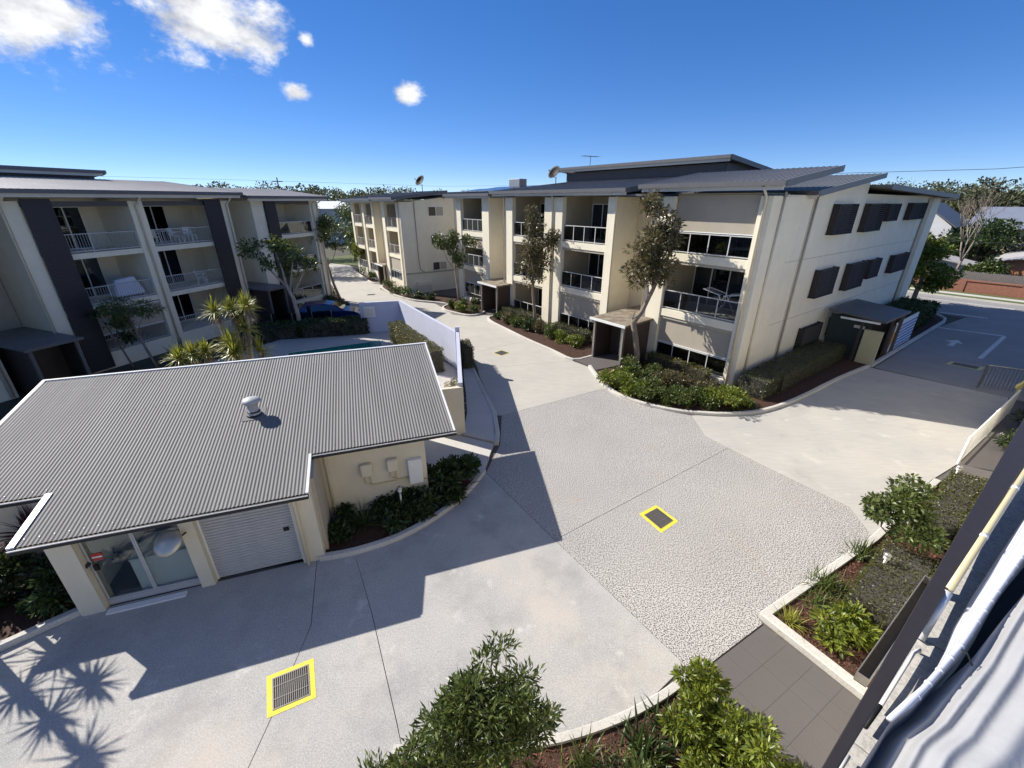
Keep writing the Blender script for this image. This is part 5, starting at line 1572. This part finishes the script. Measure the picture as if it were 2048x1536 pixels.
plastic_chair('white plastic armchair at the right of the upper balcony table', wL(7.4, .7, 5.745), R(60))
tt = thing('outdoor_table', 'white plastic table between chairs on the upper balcony', 'table', tuple(wL(6.2, 1.35, 5.745)), R(71))
MB().lathe([(.45, .70), (.47, .715), (.45, .73), (0, .73)], n=24).build('table_top', 'white_paint', tt)
for a in range(4):
    MB().tube([(.3 * math.cos(a * 1.57 + .8), .3 * math.sin(a * 1.57 + .8), .70), (.36 * math.cos(a * 1.57 + .8), .36 * math.sin(a * 1.57 + .8), 0)], .022, 6).build('leg', 'white_paint', tt)
tt = thing('covered_barbecue', 'barbecue under a pale grey cover on the middle balcony', 'barbecue', tuple(wL(3.15, .85, 3.205)), R(71))
MB().loft([(-.75, -.35, .12), (.75, -.35, .12), (.75, .35, .12), (-.75, .35, .12)], [(-.55, -.22, .98), (.45, -.2, 1.08), (.5, .22, 1.05), (-.5, .24, .95)]).build('cover', 'cover_white', tt, bevel=.06)
for x in (-.6, .6):
    MB().tube([(x, -.2, .0), (x, -.2, .15)], .04, 8).build('castor', 'tyre', tt)
    MB().tube([(x, .2, .0), (x, .2, .15)], .04, 8).build('castor', 'tyre', tt)
plastic_chair('white folding chair behind the middle balcony railing near the slatted screen', wL(7.3, .6, 3.205), R(120), group=None)
plastic_chair('red chair on the ground floor balcony of the end block', wL(14.1, .7, .765), R(40), 'red', None)
def table_set(label, loc):
    tt = thing('outdoor_table', label, 'table', tuple(loc), RZB)
    MB().box(-.45, .45, -.75, .75, .70, .74).build('table_top', 'steel_dark', tt, bevel=.005)
    for x in (-.4, .4):
        for y in (-.68, .68):
            MB().box(x - .025, x + .025, y - .025, y + .025, 0, .70).build('leg', 'steel_dark', tt)
table_set('dark outdoor table on the middle floor balcony left of the entry porch', wB(10.3, 1.2, 3.025))
table_set('dark outdoor table on the top floor balcony beside the long blind', wB(2.4, 1.5, 5.785))
# clothes airer
tt = thing('clothes_airer', 'white folding clothes airer on the nearest middle balcony', 'clothes airer', tuple(wB(1.45, .62, 3.025)), R(36.5 + 90))
tt.scale = (1.25, 1.15, 1.22)
r_ = .014
wings = MB()
for sx in (-1, 1):
    for y in (-.28, .28):
        MB().tube([(sx * .42, y, 0), (-sx * .12, y, .88)], r_, 6).build('leg', 'white_metal', tt)
    MB().tube([(sx * .42, -.28, .02), (sx * .42, .28, .02)], r_, 6).build('foot_bar', 'white_metal', tt)
    wg = MB().tube([(sx * .06, -.28, .88), (sx * .75, -.28, 1.02), (sx * .75, .28, 1.02), (sx * .06, .28, .88)], r_, 6).build('wing_frame', 'white_metal', tt)
    for i in range(6):
        x = sx * (.12 + i * .105)
        zz = .88 + (.14) * (abs(x) - .06) / .69
        MB().tube([(x, -.27, zz), (x, .27, zz)], .006, 5).build('line_bar', 'white_metal', wg)

# ------------------------------------------------------------------ things on the roofs
def dish(label, loc, rz, r=.62, el=35):
    t = thing('satellite_dish', label, 'satellite dish', tuple(loc), rz, 'satellite dishes on the roofs')
    MB().tube([(0, 0, -.5), (0, 0, .55)], .03, 8).build('mast', 'steel_dark', t)
    m_ = MB()
    prof_ = [(r * i / 6, .22 * (i / 6) ** 2) for i in range(1, 7)]
    m_.lathe([(.01, 0)] + prof_ + [(p[0], p[1] - .02) for p in prof_[::-1]] + [(.01, -.02)], n=24)
    d = m_.build('dish', 'black', t, True)
    d.location = (0, -.08, .75)
    d.rotation_euler = (R(90 - el), 0, 0)
    MB().tube([(0, -.12, .45), (0, -.75, .95)], .015, 6).build('feed_arm', 'steel_dark', t)
    MB().box(-.05, .05, -.82, -.72, .92, 1.0).build('receiver', 'steel', t)
dish('large dark satellite dish at the left end of the long roof', wB(18.4, 5.0, 9.22), R(-50), .52)
dish('dark satellite dish above the farther building', Vector((-9.86, 40.12, 0)) + Vector((math.sin(R(-35)), math.cos(R(-35)), 0)) * 2.0 + Vector((math.cos(R(-35)), -math.sin(R(-35)), 0)) * 3.2 + Vector((0, 0, 8.95)), R(-40), .52)
tt = thing('tv_antenna', 'thin television antenna on a mast above the raised roof', 'antenna', tuple(wB(18.4, 8.6, 10.2)), R(36.5))
MB().tube([(0, 0, 0), (0, 0, 1.15)], .02, 6).build('mast', 'steel_dark', tt)
MB().tube([(-.2, 0, 0), (0, 0, .5)], .012, 6).build('strut', 'steel_dark', tt)
MB().tube([(-.95, 0, 1.1), (.95, 0, 1.15)], .014, 6).build('boom', 'steel_dark', tt)
for i in range(9):
    x = -.85 + i * .21
    MB().tube([(x, -.32, 1.11 + .02 * i / 9), (x, .32, 1.11 + .02 * i / 9)], .008, 5).build('element', 'steel_dark', tt)
for j in range(2):
    for i in range(4):
        a0, b0 = 19.9 + i * 1.35, .5 + j * 2.0
        tt = thing('solar_panel', '%s solar panel of the %s row on the low grey roof' % (['first', 'second', 'third', 'fourth'][i], ['front', 'rear'][j]), 'solar panel', tuple(wB(a0, b0, 8.58 + (b0 + .5) * .0886 + .05)), RZB, 'solar panels on the grey roof')
        MB(True).loft([(0, 0, .03), (1.25, 0, .03), (1.25, 0, .07), (0, 0, .07)], [(0, 1.85, .24), (1.25, 1.85, .24), (1.25, 1.85, .28), (0, 1.85, .28)]).build('frame', 'steel', tt)
        MB(True).loft([(.03, .03, .071), (1.22, .03, .071), (1.22, .03, .08), (.03, .03, .08)], [(.03, 1.82, .281), (1.22, 1.82, .281), (1.22, 1.82, .29), (.03, 1.82, .29)]).build('cells', 'solar', tt)
tt = thing('rooftop_air_conditioner', 'boxy air conditioner unit behind the solar panels', 'air conditioner', tuple(wB(24.0, 5.6, 9.05)), RZB)
MB().box(-.4, .4, -.75, .75, .12, .75).build('casing', 'steel', tt, bevel=.02)
for y in (-.6, .6):
    MB().box(-.35, .35, y - .05, y + .05, 0, .12).build('foot', 'steel_dark', tt)

# ------------------------------------------------------------------ bin enclosure, gates, bollard on the right
tt = thing('bin_enclosure', 'small utility shelter with flat dark roof against the shaded side wall', 'shelter', tuple(sd(0, 0)), RZB)
f_ = MB().loft([(27.8, 5.55, 2.36), (31.7, 5.45, 2.36), (31.7, 5.45, 2.46), (27.8, 5.55, 2.46)], [(28.3, 8.3, 2.46), (32.6, 8.3, 2.46), (32.6, 8.3, 2.56), (28.3, 8.3, 2.56)]).build('roof', 'fascia', tt)
MB().box(27.75, 27.79, 5.75, 7.5, 2.26, 2.36).build('white_beam', 'white_paint', f_)
MB().box(27.95, 28.1, 5.55, 6.35, -.05, 1.86).build('masonry_panel', 'panel_green', tt, bevel=.01)
MB().box(29.0, 29.08, 6.36, 8.3, -.05, 2.2).build('gate', 'green_door', tt)
MB().box(28.96, 28.998, 6.6, 7.1, 1.62, 1.78).build('gate_sign', 'white_paint', tt)
MB().box(31.4, 31.55, 5.6, 8.3, -.05, 2.35).build('end_wall', 'darkwall', tt)
for s_, d_ in ((28.05, 6.5), (31.3, 5.7), (29.7, 5.62)):
    MB().box(s_, s_ + .1, d_, d_ + .1, -.05, 2.37).build('post', 'door_brown', tt)
tt = thing('striped_sign_board', 'leaning board with blue and white stripes beside the utility shelter', 'sign board', tuple(sd(30.5, 5.72)), RZB)
MB().box(.55, 5.0, 0, .05, .02, 1.82).build('board', 'white_paint', tt)
for i in range(7):
    MB().box(.95, 4.9, -.012, -.002, .18 + i * .21, .29 + i * .21).build('stripe', 'blue_stripe', tt)
MB().box(.56, .94, -.012, -.002, .55, 1.3).build('orange_patch', 'orange', tt)
MB().box(.0, .5, 0, .06, .02, 1.75).build('side_board', 'door_brown', tt)
def bar_fence(label, p, q, h, mat, n, name='bar_fence', cat='fence', th=.03):
    t = thing(name, label, cat, (0, 0, 0))
    p, q = Vector((*p, 0)), Vector((*q, 0))
    up = Vector((0, 0, 1))
    MB().tube([p + up * h, q + up * h], th, 8).build('top_rail', mat, t)
    MB().tube([p + up * .12, q + up * .12], th * .8, 8).build('bottom_rail', mat, t)
    for i in range(n):
        r = p.lerp(q, (i + .5) / n)
        MB().box(-.011, .011, -.011, .011, .12, h).build('bar', mat, t).location = r
    for i in range(3):
        r = p.lerp(q, i / 2)
        MB().box(-.03, .03, -.03, .03, -.02, h + .03).build('post', mat, t).location = r
bar_fence('white metal handrail fence along the right side of the drive', (15.0, 12.0), (20.6, 15.65), 1.05, 'white_metal', 40)
bar_fence('grey metal gate panel of thin bars across the drive at the right edge', (22.0, 18.3), (25.5, 16.2), 1.15, 'steel', 34, 'bar_gate', 'gate', .022)
tt = thing('yellow_bollard', 'yellow metal post with a cross arm at the right edge', 'bollard', (20.75, 15.8, 0), R(30))
MB().box(-.06, .06, -.06, .06, 0, 1.25).build('post', 'yellow_pale', tt, bevel=.01)
MB().box(-.75, .3, -.05, .05, 1.255, 1.36).build('arm', 'yellow_pale', tt, bevel=.01)
for i, (s_, d_, r, h) in enumerate(((21.8, -.35, .6, .8), (24, -.5, .7, .9), (26.2, -.6, .7, .9))):
    shrub(['dark low shrub behind the white handrail', 'dark low shrub below the yellow post', 'dark low shrub behind the bar gate'][i], sd2(s_, d_), r, h, 700, .13, .45, 'leaf_dark', group='dark shrubs behind the handrail')

# ------------------------------------------------------------------ across the street
hedge('tall dark hedge at the corner of the street and drive', sd2(40.2, 7.2), (7.0, 2.0, 1.25), R(36.5), 170, .16, 'leaf_dark', wob=.1)
tree('street_tree', 'dense green tree at the street corner beyond the long side wall', 'tree', (*sd2(48.5, 8.5), 0), [(0, 0, -.1), (0, 0, 1.0), (.1, 0, 2.4)], [.2, .17, .12],
     limbs_to((0, 0, 0), [((1.2, 0, 3.2), 1.2), ((-1.2, 0, 3.0), 1.2), ((.3, .9, 3.6), 1.5)], .08),
     [((0, 0, 2.7), (2.1, 1.9, 1.3)), ((.2, 0, 3.9), (1.8, 1.7, 1.1)), ((-.3, 0, 4.9), (1.3, 1.2, .8)), ((1.0, 0, 2.1), (1.3, 1.2, .8))], 7000, .26, .5, 'leaf_bright', k=14, f=.34)
tt = thing('brick_wall', 'low red brick street wall with recessed panels across the road', 'wall', tuple(sd(59, 0)), RZB)
for i in range(14):
    y0 = -22 + i * 4.2
    MB().box(.06, .2, y0 + .3, y0 + 3.9, .0, 1.08).build('panel', 'brick', tt)
    MB().box(0, .26, y0 - .3, y0 + .298, .0, 1.22).build('pier', 'brick', tt)
    MB().box(-.02, .28, y0 + .302, y0 + 3.898, 1.085, 1.2).build('coping', 'brick', tt)
tt = thing('timber_fence', 'weathered grey timber paling fence above the brick wall', 'fence', tuple(sd(59.6, 0)), RZB)
m_ = MB()
for i in range(400):
    y0 = -22 + i * .145
    m_.box(0, .025, y0, y0 + .13, .1, 1.9 + random.uniform(-.06, .06))
struct(m_.build('palings', 'timber', tt), 'stuff')
MB().box(.03, .08, -22, 36, .6, .7).build('rail', 'timber', tt)
MB().box(.03, .08, -22, 36, 1.5, 1.6).build('rail', 'timber', tt)
def house(label, s0, s1, d0, d1, h, rise, wmat, rmat, axis='s', wins=()):
    t = thing('house', label, 'house', tuple(sd(0, 0)), RZB, 'houses across the street')
    MB().box(s0, s1, d0, d1, -.1, h).build('wall', wmat, t)
    o = .5
    if axis == 's':        # ridge runs along d
        sm = (s0 + s1) / 2
        A = [(s0 - o, d0 - o, h - .05), (sm, d0 - o, h + rise), (s1 + o, d0 - o, h - .05), (s1 + o, d0 - o, h - .15), (sm, d0 - o, h + rise - .12), (s0 - o, d0 - o, h - .15)]
        B_ = [(x, d1 + o, z) for x, y, z in A]
        MB().loft([(s0, d0 + .01, h), (sm, d0 + .01, h + rise - .15), (s1, d0 + .01, h)], [(s0, d1 - .01, h), (sm, d1 - .01, h + rise - .15), (s1, d1 - .01, h)]).build('gable', wmat, t)
    else:
        dm = (d0 + d1) / 2
        A = [(s0 - o, d0 - o, h - .05), (s0 - o, dm, h + rise), (s0 - o, d1 + o, h - .05), (s0 - o, d1 + o, h - .15), (s0 - o, dm, h + rise - .12), (s0 - o, d0 - o, h - .15)]
        B_ = [(s1 + o, y, z) for x, y, z in A]
        MB().loft([(s0 + .01, d0, h), (s0 + .01, dm, h + rise - .15), (s0 + .01, d1, h)], [(s1 - .01, d0, h), (s1 - .01, dm, h + rise - .15), (s1 - .01, d1, h)]).build('gable', wmat, t)
    MB().loft(A, B_).build('roof', rmat, t)
    for (y0, y1, z0, z1) in wins:
        w_ = MB().box(s0 - .06, s0 - .002, y0, y1, z0, z1).build('window', 'white_metal', t)
        MB().box(s0 - .075, s0 - .062, y0 + .08, y1 - .08, z0 + .08, z1 - .08).build('pane', 'interior_dark', w_)
    return t
house('orange brick house with pale gable trim behind the paling fence', 65, 77, -10, 6.4, 2.6, 1.6, 'brick_house', 'roof_light', 'd')
house('cream house with large blue grey roof on the rise', 82, 96, -16, 11.6, 5.0, 2.3, 'house_cream', 'roof_blue', 's', ((-2, 0, 3.2, 4.4), (2, 4, 3.2, 4.4), (-7, -5, 3.2, 4.4)))
house('white gabled house half hidden behind the long side wall', 75, 84, 12.2, 18.5, 5.2, 2.6, 'house_white', 'roof_grey', 'd', ((15.6, 16.8, 3.0, 4.2), (13.2, 14.2, 2.6, 3.8)))
house('small pale garden shed beside the bare tree', 63.5, 67, 8.2, 12, 2.1, .5, 'house_white', 'roof_light', 'd')
def bare_tree(label, base, h):
    t = thing('bare_tree', label, 'tree', tuple(base))
    random.seed(5)
    def grow(p, d, l, r, depth, first=False):
        q = p + d * l
        mid = p.lerp(q, .5) + Vector((random.uniform(-.06, .06), random.uniform(-.06, .06), 0)) * l
        MB().tube([tuple(p), tuple(mid), tuple(q)], [r, r * .85, r * .62], 5).build('trunk' if first else 'branch', 'bark', t, True)
        if depth == 0:
            return
        for i in range(3 if depth > 1 else 2):
            nd = (d + Vector((random.uniform(-.7, .7), random.uniform(-.7, .7), random.uniform(.1, .6)))).normalized()
            grow(q, nd, l * random.uniform(.6, .9), r * .56, depth - 1)
    grow(Vector((0, 0, 0)), Vector((.1, 0, 1)).normalized(), h * .3, .17, 5, True)
    return t
bare_tree('leafless pale branched tree behind the paling fence', sd(62, 8.6), 8.5)
def leafy(label, base, h, r, n, size, mat, name='tree', group=None, k=14, f=.36, trunk=.22, tz=.35):
    return tree(name, label, 'tree', base, [(0, 0, -.1), (random.uniform(-.2, .2), 0, h * .3), (random.uniform(-.4, .4), 0, h * .6)], [trunk, trunk * .8, trunk * .4],
                limbs_to((0, 0, 0), [((r * .5, 0, h * .6), h * .3), ((-r * .5, .1, h * .62), h * .3)], trunk * .4),
                [((0, 0, h * (tz + .12)), (r, r, h * .25)), ((r * .25, 0, h * .72), (r * .8, r * .8, h * .24)), ((-r * .3, 0, h * .6), (r * .8, r * .8, h * .24))], n, size, .5, mat, k=k, f=f, group=group)
gT = 'trees across the street'
leafy('dark broad tree behind the brick house', sd(78, 9.5), 6.5, 4.0, 4200, .42, 'leaf_dark', group=gT)
leafy('dark bushy tree beside the white gabled house', sd(72, 11.2), 5.2, 2.2, 2600, .36, 'leaf_dark', group=gT)
leafy('sunlit shrubby tree beside the garden shed', sd(63.3, 6.6), 3.0, 1.6, 1600, .28, 'leaf_mid', group=gT)
leafy('olive tree left of the blue grey roof', sd(100, 22), 10.0, 6, 3600, .6, 'leaf_far', group=gT)
leafy('large olive tree on the skyline above the blue grey roof', sd(108, 14), 11.8, 6.5, 3800, .62, 'leaf_far', group=gT)
leafy('olive tree on the skyline right of the bare tree', sd(112, 4), 11.0, 7, 3800, .62, 'leaf_far', group=gT)
leafy('dark tree on the skyline at the right edge', sd(118, -6), 12.0, 7, 3800, .65, 'leaf_dark', group=gT)
leafy('distant dark crown above the long side roof', sd(120, 30), 11.4, 5, 2600, .6, 'leaf_dark', group=gT)
leafy('pale green crown behind the end of the long side roof', sd(92, 26), 10.2, 5, 2800, .55, 'leaf_far', group=gT)
def wire(label, pts):
    tag(MB().tube(pts, .022, 5).build('power_line', 'steel_dark'), label, 'power line', 'overhead lines')
wire('overhead wire crossing the sky at the right', [tuple(sd(58, 34, 11.6)), tuple(sd(58, 20, 10.75)), tuple(sd(58, 8, 10.6)), tuple(sd(58, -10, 11.4))])
wire('lower overhead wire in front of the bare tree', [tuple(sd(58, 30, 5.6)), tuple(sd(58, 8, 4.62)), tuple(sd(58, -10, 4.9))])
# ------------------------------------------------------------------ far end of the driveway and the hills
gF = 'trees at the far end of the driveway'
for i, (x, y, h, r, mt) in enumerate([(-27, 57, 9.0, 3.6, 'leaf_dark'), (-22.5, 63, 8.5, 3.4, 'leaf_mid'), (-31, 66, 9.6, 4.2, 'leaf_far'), (-19.0, 57.5, 6.6, 2.2, 'leaf_mid'), (-24.5, 72, 9.0, 4.0, 'leaf_dark'), (-23.5, 51, 7.2, 2.2, 'leaf_dark'), (-33, 55, 8.6, 3.5, 'leaf_dark'), (-17.5, 53.0, 5.0, 1.6, 'leaf_bright')]):
    leafy(['dark tall tree closing the left side of the far driveway', 'mid green tree behind the far driveway end', 'grey green tree above the end block roof', 'small green tree beside the farther building', 'dark tree at the very end of the driveway', 'dark narrow tree behind the leaning tree', 'dark tree behind the end block', 'bright young tree near the farther building end'][i], (x, y), h, r, 2600, .3, mt, group=gF)
struct(MB().prism([(-30, 64), (-20, 58), (-16, 62), (-24, 74)], -.1, .06).build('lawn', 'verge'))
tt = thing('white_roofed_building', 'long low building with white roof beyond the far trees', 'building', (-37, 98, 0), R(8))
MB().box(-9, 9, -5, 5, -.1, 6.6).build('wall', 'house_white', tt)
MB().loft([(-9.6, -5.6, 6.5), (9.6, -5.6, 6.5), (9.6, 5.6, 6.5), (-9.6, 5.6, 6.5)], [(-8, -.2, 7.9), (8, -.2, 7.9), (8, .2, 7.9), (-8, .2, 7.9)]).build('roof', 'white_paint', tt)
hm = MB()
hx, hy = 60, 26
for (x0, x1, y0, y1, hh, nm) in ((-420, 60, 180, 420, 9, 'hill'), (60, 420, 130, 420, 9, 'hill')):
    v_, f2_ = [], []
    for j in range(hy + 1):
        for i in range(hx + 1):
            x = x0 + (x1 - x0) * i / hx
            y = y0 + (y1 - y0) * j / hy
            e = math.sin(math.pi * min(1, j / hy * 1.2) / 2)
            z = -.3 + hh * e * (.75 + .25 * math.sin(x * .021 + 1.3) * math.cos(y * .017)) + 1.2 * math.sin(x * .06) * e
            v_.append((x, y, z))
    for j in range(hy):
        for i in range(hx):
            q0 = j * (hx + 1) + i
            f2_.append((q0, q0 + 1, q0 + hx + 2, q0 + hx + 1))
    m_ = MB()
    m_.add(v_, f2_)
    struct(m_.build(nm, 'verge', None, True))
# far wood over the hills: one mass
def wood(n, boxes, size, mat):
    P, Dv = [], []
    for (x0, x1, y0, y1, z0, z1, k_, rr) in boxes:
        for _ in range(k_):
            c_ = np.array([random.uniform(x0, x1), random.uniform(y0, y1), 0])
            zt = random.uniform(z0, z1)
            c_[2] = zt
            r_ = rr * random.uniform(.6, 1.3)
            m2 = 150
            d = RNG.normal(size=(m2, 3))
            d /= np.linalg.norm(d, axis=1, keepdims=True)
            d[:, 2] = np.abs(d[:, 2]) * np.where(RNG.random(m2) < .8, 1, -1)
            P.append(c_ + d * r_ * np.array([1, 1, .8]) * (.6 + .45 * RNG.random((m2, 1))))
            Dv.append(d + RNG.normal(size=(m2, 3)) * .6)
    P, Dv = np.concatenate(P), np.concatenate(Dv)
    o = leaf_obj('far_wood', P, Dv, size * (.6 + .8 * RNG.random(len(P))), .6, mat)
    return struct(o, 'stuff')
wood(0, [(-150, -40, 130, 230, 3, 10.0, 320, 3.6), (-90, -42, 85, 125, 1, 5.0, 130, 3.0), (-40, 20, 200, 300, 3, 8.5, 140, 4), (90, 250, 130, 200, 2, 10.5, 300, 4.2), (-240, -120, 150, 300, 3, 9, 120, 5)], .8, 'leaf_far')
# utility pole behind the left roofs and a palm top above them
tt = thing('utility_pole', 'wooden power pole with crossarm above the end block roof', 'utility pole', (-59, 118, 0), R(20))
MB().tube([(0, 0, 0), (0, 0, 13.3)], [.18, .14], 8).build('pole', 'bark', tt)
MB().box(-1.2, 1.2, -.06, .06, 12.3, 12.5).build('crossarm', 'bark', tt)
wire('overhead wire running from the far power pole', [(-110, 112, 13.6), (-59, 118, 12.5), (-20, 130, 11.6), (30, 142, 12.4)])
leafy('tree top poking above the left block roof', (-62.5, 54, 0), 15.2, 2.2, 500, .5, 'leaf_mid', k=5, f=.4, group=gF)

# ------------------------------------------------------------------ own building under the camera
t = thing('apartment_building', 'near building edge at the lower right with pale coping and brown rail', 'apartment building', (0, 0, 0), RZB, 'apartment blocks around the driveway')
def quad(s0, s1, l0, l1, r0, r1, z0, z1):
    """solid strip whose two long edges may converge: offsets l at the courtyard side, r at the building side"""
    return MB().prism([(s0, -l0), (s1, -l1), (s1, -r1), (s0, -r0)], z0, z1)
def o_left(s):
    return -.0345 + .0107 * s
def o_right(s):
    return -.0495 + .0379 * s
quad(-3, 30, o_left(-3) + .05, o_left(30) + .05, 8, 8, -.1, 5.72).build('wall', 'render_cream', t)
for i in range(14):
    s0 = -.75 + i * .86
    l0, l1 = min(o_right(s0), .3) - .012, min(o_right(s0 + .86), .3) - .012
    quad(s0 + .004, s0 + .856, max(l0, o_left(s0) + .02), max(l1, o_left(s0 + .86) + .02), 1.3, 1.3, 5.72, 5.99 + random.uniform(-.002, .002)).build('coping_slab', 'coping', t, bevel=.003)
quad(-.3, 9, o_left(-.3), o_left(9), o_right(1.0) if False else o_left(-.3) + .02, o_right(9), 6.10, 6.20).build('rail', 'beam_brown', t, bevel=.003) if False else quad(.45, 9, o_left(.45), o_left(9), o_right(.45) + .012, o_right(9), 6.10, 6.20).build('rail', 'beam_brown', t, bevel=.003)
for s0 in (3.1, 6.0):
    MB().box(s0, s0 + .06, -o_right(s0) + .01, -o_left(s0) - .01, 5.72, 6.10).build('rail_post', 'beam_brown', t)
def cp(s):
    return -(.074 + (s - 2.9) * .0475)
MB().tube([(2.92, cp(2.92), 6.19), (4.0, cp(4.0), 6.19), (9, cp(9), 6.19)], .019, 12).build('conduit', 'pvc_cream', t, True)
for s0 in (3.62, 4.5, 5.6):
    MB().tube([(s0, cp(s0), 6.19), (s0 + .04, cp(s0 + .04), 6.19)], .022, 12).build('pipe_joint', 'pvc_white', t, True)
MB().tube([(2.9, cp(2.9), 6.185), (2.76, cp(2.76), 6.12), (2.66, cp(2.66), 6.0)], .022, 12).build('pipe_elbow', 'pvc_white', t, True)
MB().tube([(2.05, -.046, 6.02), (2.3, -.057, 6.03), (2.5, -.066, 6.03), (2.56, -.08, 6.02), (2.57, -.085, 5.98)], .008, 8).build('conduit', 'pvc_white', t, True)
MB().tube([(1.2, -.012, 6.02), (1.6, -.024, 6.03), (1.72, -.03, 6.03)], .008, 8).build('conduit', 'pvc_white', t, True)
MB().tube([(1.9, -.034, 6.03), (2.06, -.046, 6.03)], .010, 8).build('conduit_clip', 'black', t, True)
# metal trough hanging on the courtyard side, lower down
def trl(s):
    return .179 - .0399 * (s - 5.27)
tr = MB().prism([(5.24, trl(5.24)), (7.75, trl(7.75)), (7.75, trl(7.75) - .01), (5.24, trl(5.24) - .01)], 2.86, 3.0).build('trough', 'steel', t)
MB().prism([(5.24, trl(5.24) - .12), (7.75, trl(7.75) - .12), (7.75, trl(7.75) - .13), (5.24, trl(5.24) - .13)], 2.86, 3.0).build('trough_side', 'steel', tr)
MB().prism([(5.24, trl(5.24) - .0105), (7.75, trl(7.75) - .0105), (7.75, trl(7.75) - .1195), (5.24, trl(5.24) - .1195)], 2.86, 2.87).build('trough_base', 'steel_dark', tr)
for s0 in (5.24, 7.74):
    MB().prism([(s0, trl(s0) - .0105), (s0 + .01, trl(s0 + .01) - .0105), (s0 + .01, trl(s0 + .01) - .1195), (s0, trl(s0) - .1195)], 2.871, 2.998).build('end_cap', 'steel', tr)
for s0 in (5.5, 6.5, 7.5):
    MB().box(s0, s0 + .04, -.1, trl(s0) - .131, 2.90, 2.93).build('bracket', 'steel', tr)
# folded awning cloth thrown over the parapet
t = thing('folded_awning', 'pale blue folded awning cloth with corded white hem on the parapet', 'awning', (0, 0, 0), RZB)
def hem_off(s):
    return float(np.interp(s, [.2, 1.6, 1.9, 2.06, 2.27, 2.55, 3.06, 3.66, 5.0, 6.2], [.0, .062, .082, .122, .15, .187, .228, .284, .41, .52]))
hp = []
for i in range(26):
    s0 = 1.88 + i * .13
    hp.append((s0, -hem_off(s0), 6.185 - (.01 if i == 0 else 0) + .004 * math.sin(i * 1.3)))
MB().tube(hp, [.010, .014] + [.0115] * 24, 10).build('hem_roll', 'tarp_white', t, True)
for i in range(24):
    s0 = 2.08 + i * .115 + random.uniform(-.01, .01)
    MB().tube([(s0, -hem_off(s0), 6.185), (s0 + .012, -hem_off(s0 + .012), 6.185)], .0145, 10).build('hem_ring', 'tarp_white', t, True)
def sheet(name, s0, s1, off0, off1, zf, mat, ns=60, no=34, th=None):
    v_, f2_ = [], []
    for i in range(ns + 1):
        s = s0 + (s1 - s0) * i / ns
        for j in range(no + 1):
            u = j / no
            o = off0(s) + (off1(s) - off0(s)) * u
            v_.append((s, -o, zf(s, u, o)))
    for i in range(ns):
        for j in range(no):
            q0 = i * (no + 1) + j
            f2_.append((q0, q0 + 1, q0 + no + 2, q0 + no + 1))
    me = bpy.data.meshes.new(name)
    me.from_pydata(v_, [], f2_)
    for p in me.polygons:
        p.use_smooth = True
    me.materials.append(MATS[mat])
    return link(bpy.data.objects.new(name, me), t)
# pleats beside the hem on the courtyard side
sheet('pleats', 2.25, 5.2, lambda s: hem_off(s) - .004 - float(np.interp(s, [2.25, 2.75, 3.1, 4.2], [.0, .05, .06, .09])), lambda s: hem_off(s) - .004, lambda s, u, o: 6.10 + .075 * u + .009 * abs(math.sin(u * math.pi * 4.0)), 'tarp_white', 60, 48)
# flap hanging from the hem, then a near-black sheet for the shadowed gap and the big soft folds
sheet('hanging_flap', 1.5, 5.2, lambda s: hem_off(s) + .006, lambda s: hem_off(s) + .022 + .006 * math.sin(s * 5.2), lambda s, u, o: 6.178 - .15 * u ** 1.2, 'tarp', 60, 12)
sheet('gap_shadow', 1.9, 5.2, lambda s: hem_off(s) + .012, lambda s: hem_off(s) + .30, lambda s, u, o: 6.006 + .003 * math.sin(s * 9), 'gap_dark', 30, 6)  # paints the shadow between hem and folds
def gap_(s):
    return float(np.interp(s, [.2, 2.2, 2.6, 3.3, 5.2], [.004, .006, .05, .08, .11]))
def fold_z(s, u, o):
    x = o - hem_off(s)
    g0 = 6.03 + .17 * (1 - math.exp(-x * 9.0))
    def rg(c_, w_, h_):
        return h_ * math.exp(-((x - c_) / w_) ** 2)
    w1 = .003 * math.sin(s * 2.1)
    ridge = rg(.055 + w1, .016, .03) + rg(.105 + w1 * 1.4, .018, .034) + rg(.165 - w1, .022, .03) + rg(.26 + w1, .04, .03)
    return g0 + ridge + .005 * math.sin(s * 3.1 + x * 14) + .004 * math.sin(s * 7.3 - x * 31)
sheet('cloth_folds', .2, 5.2, lambda s: hem_off(s) + gap_(s), lambda s: hem_off(s) + .75, fold_z, 'tarp', 110, 200)
MB().tube([(2.52, -hem_off(2.52), 6.19), (2.51, -hem_off(2.52) - .03, 6.19), (2.50, -hem_off(2.52) - .06, 6.15)], .004, 6).build('cable_tie', 'black', t)
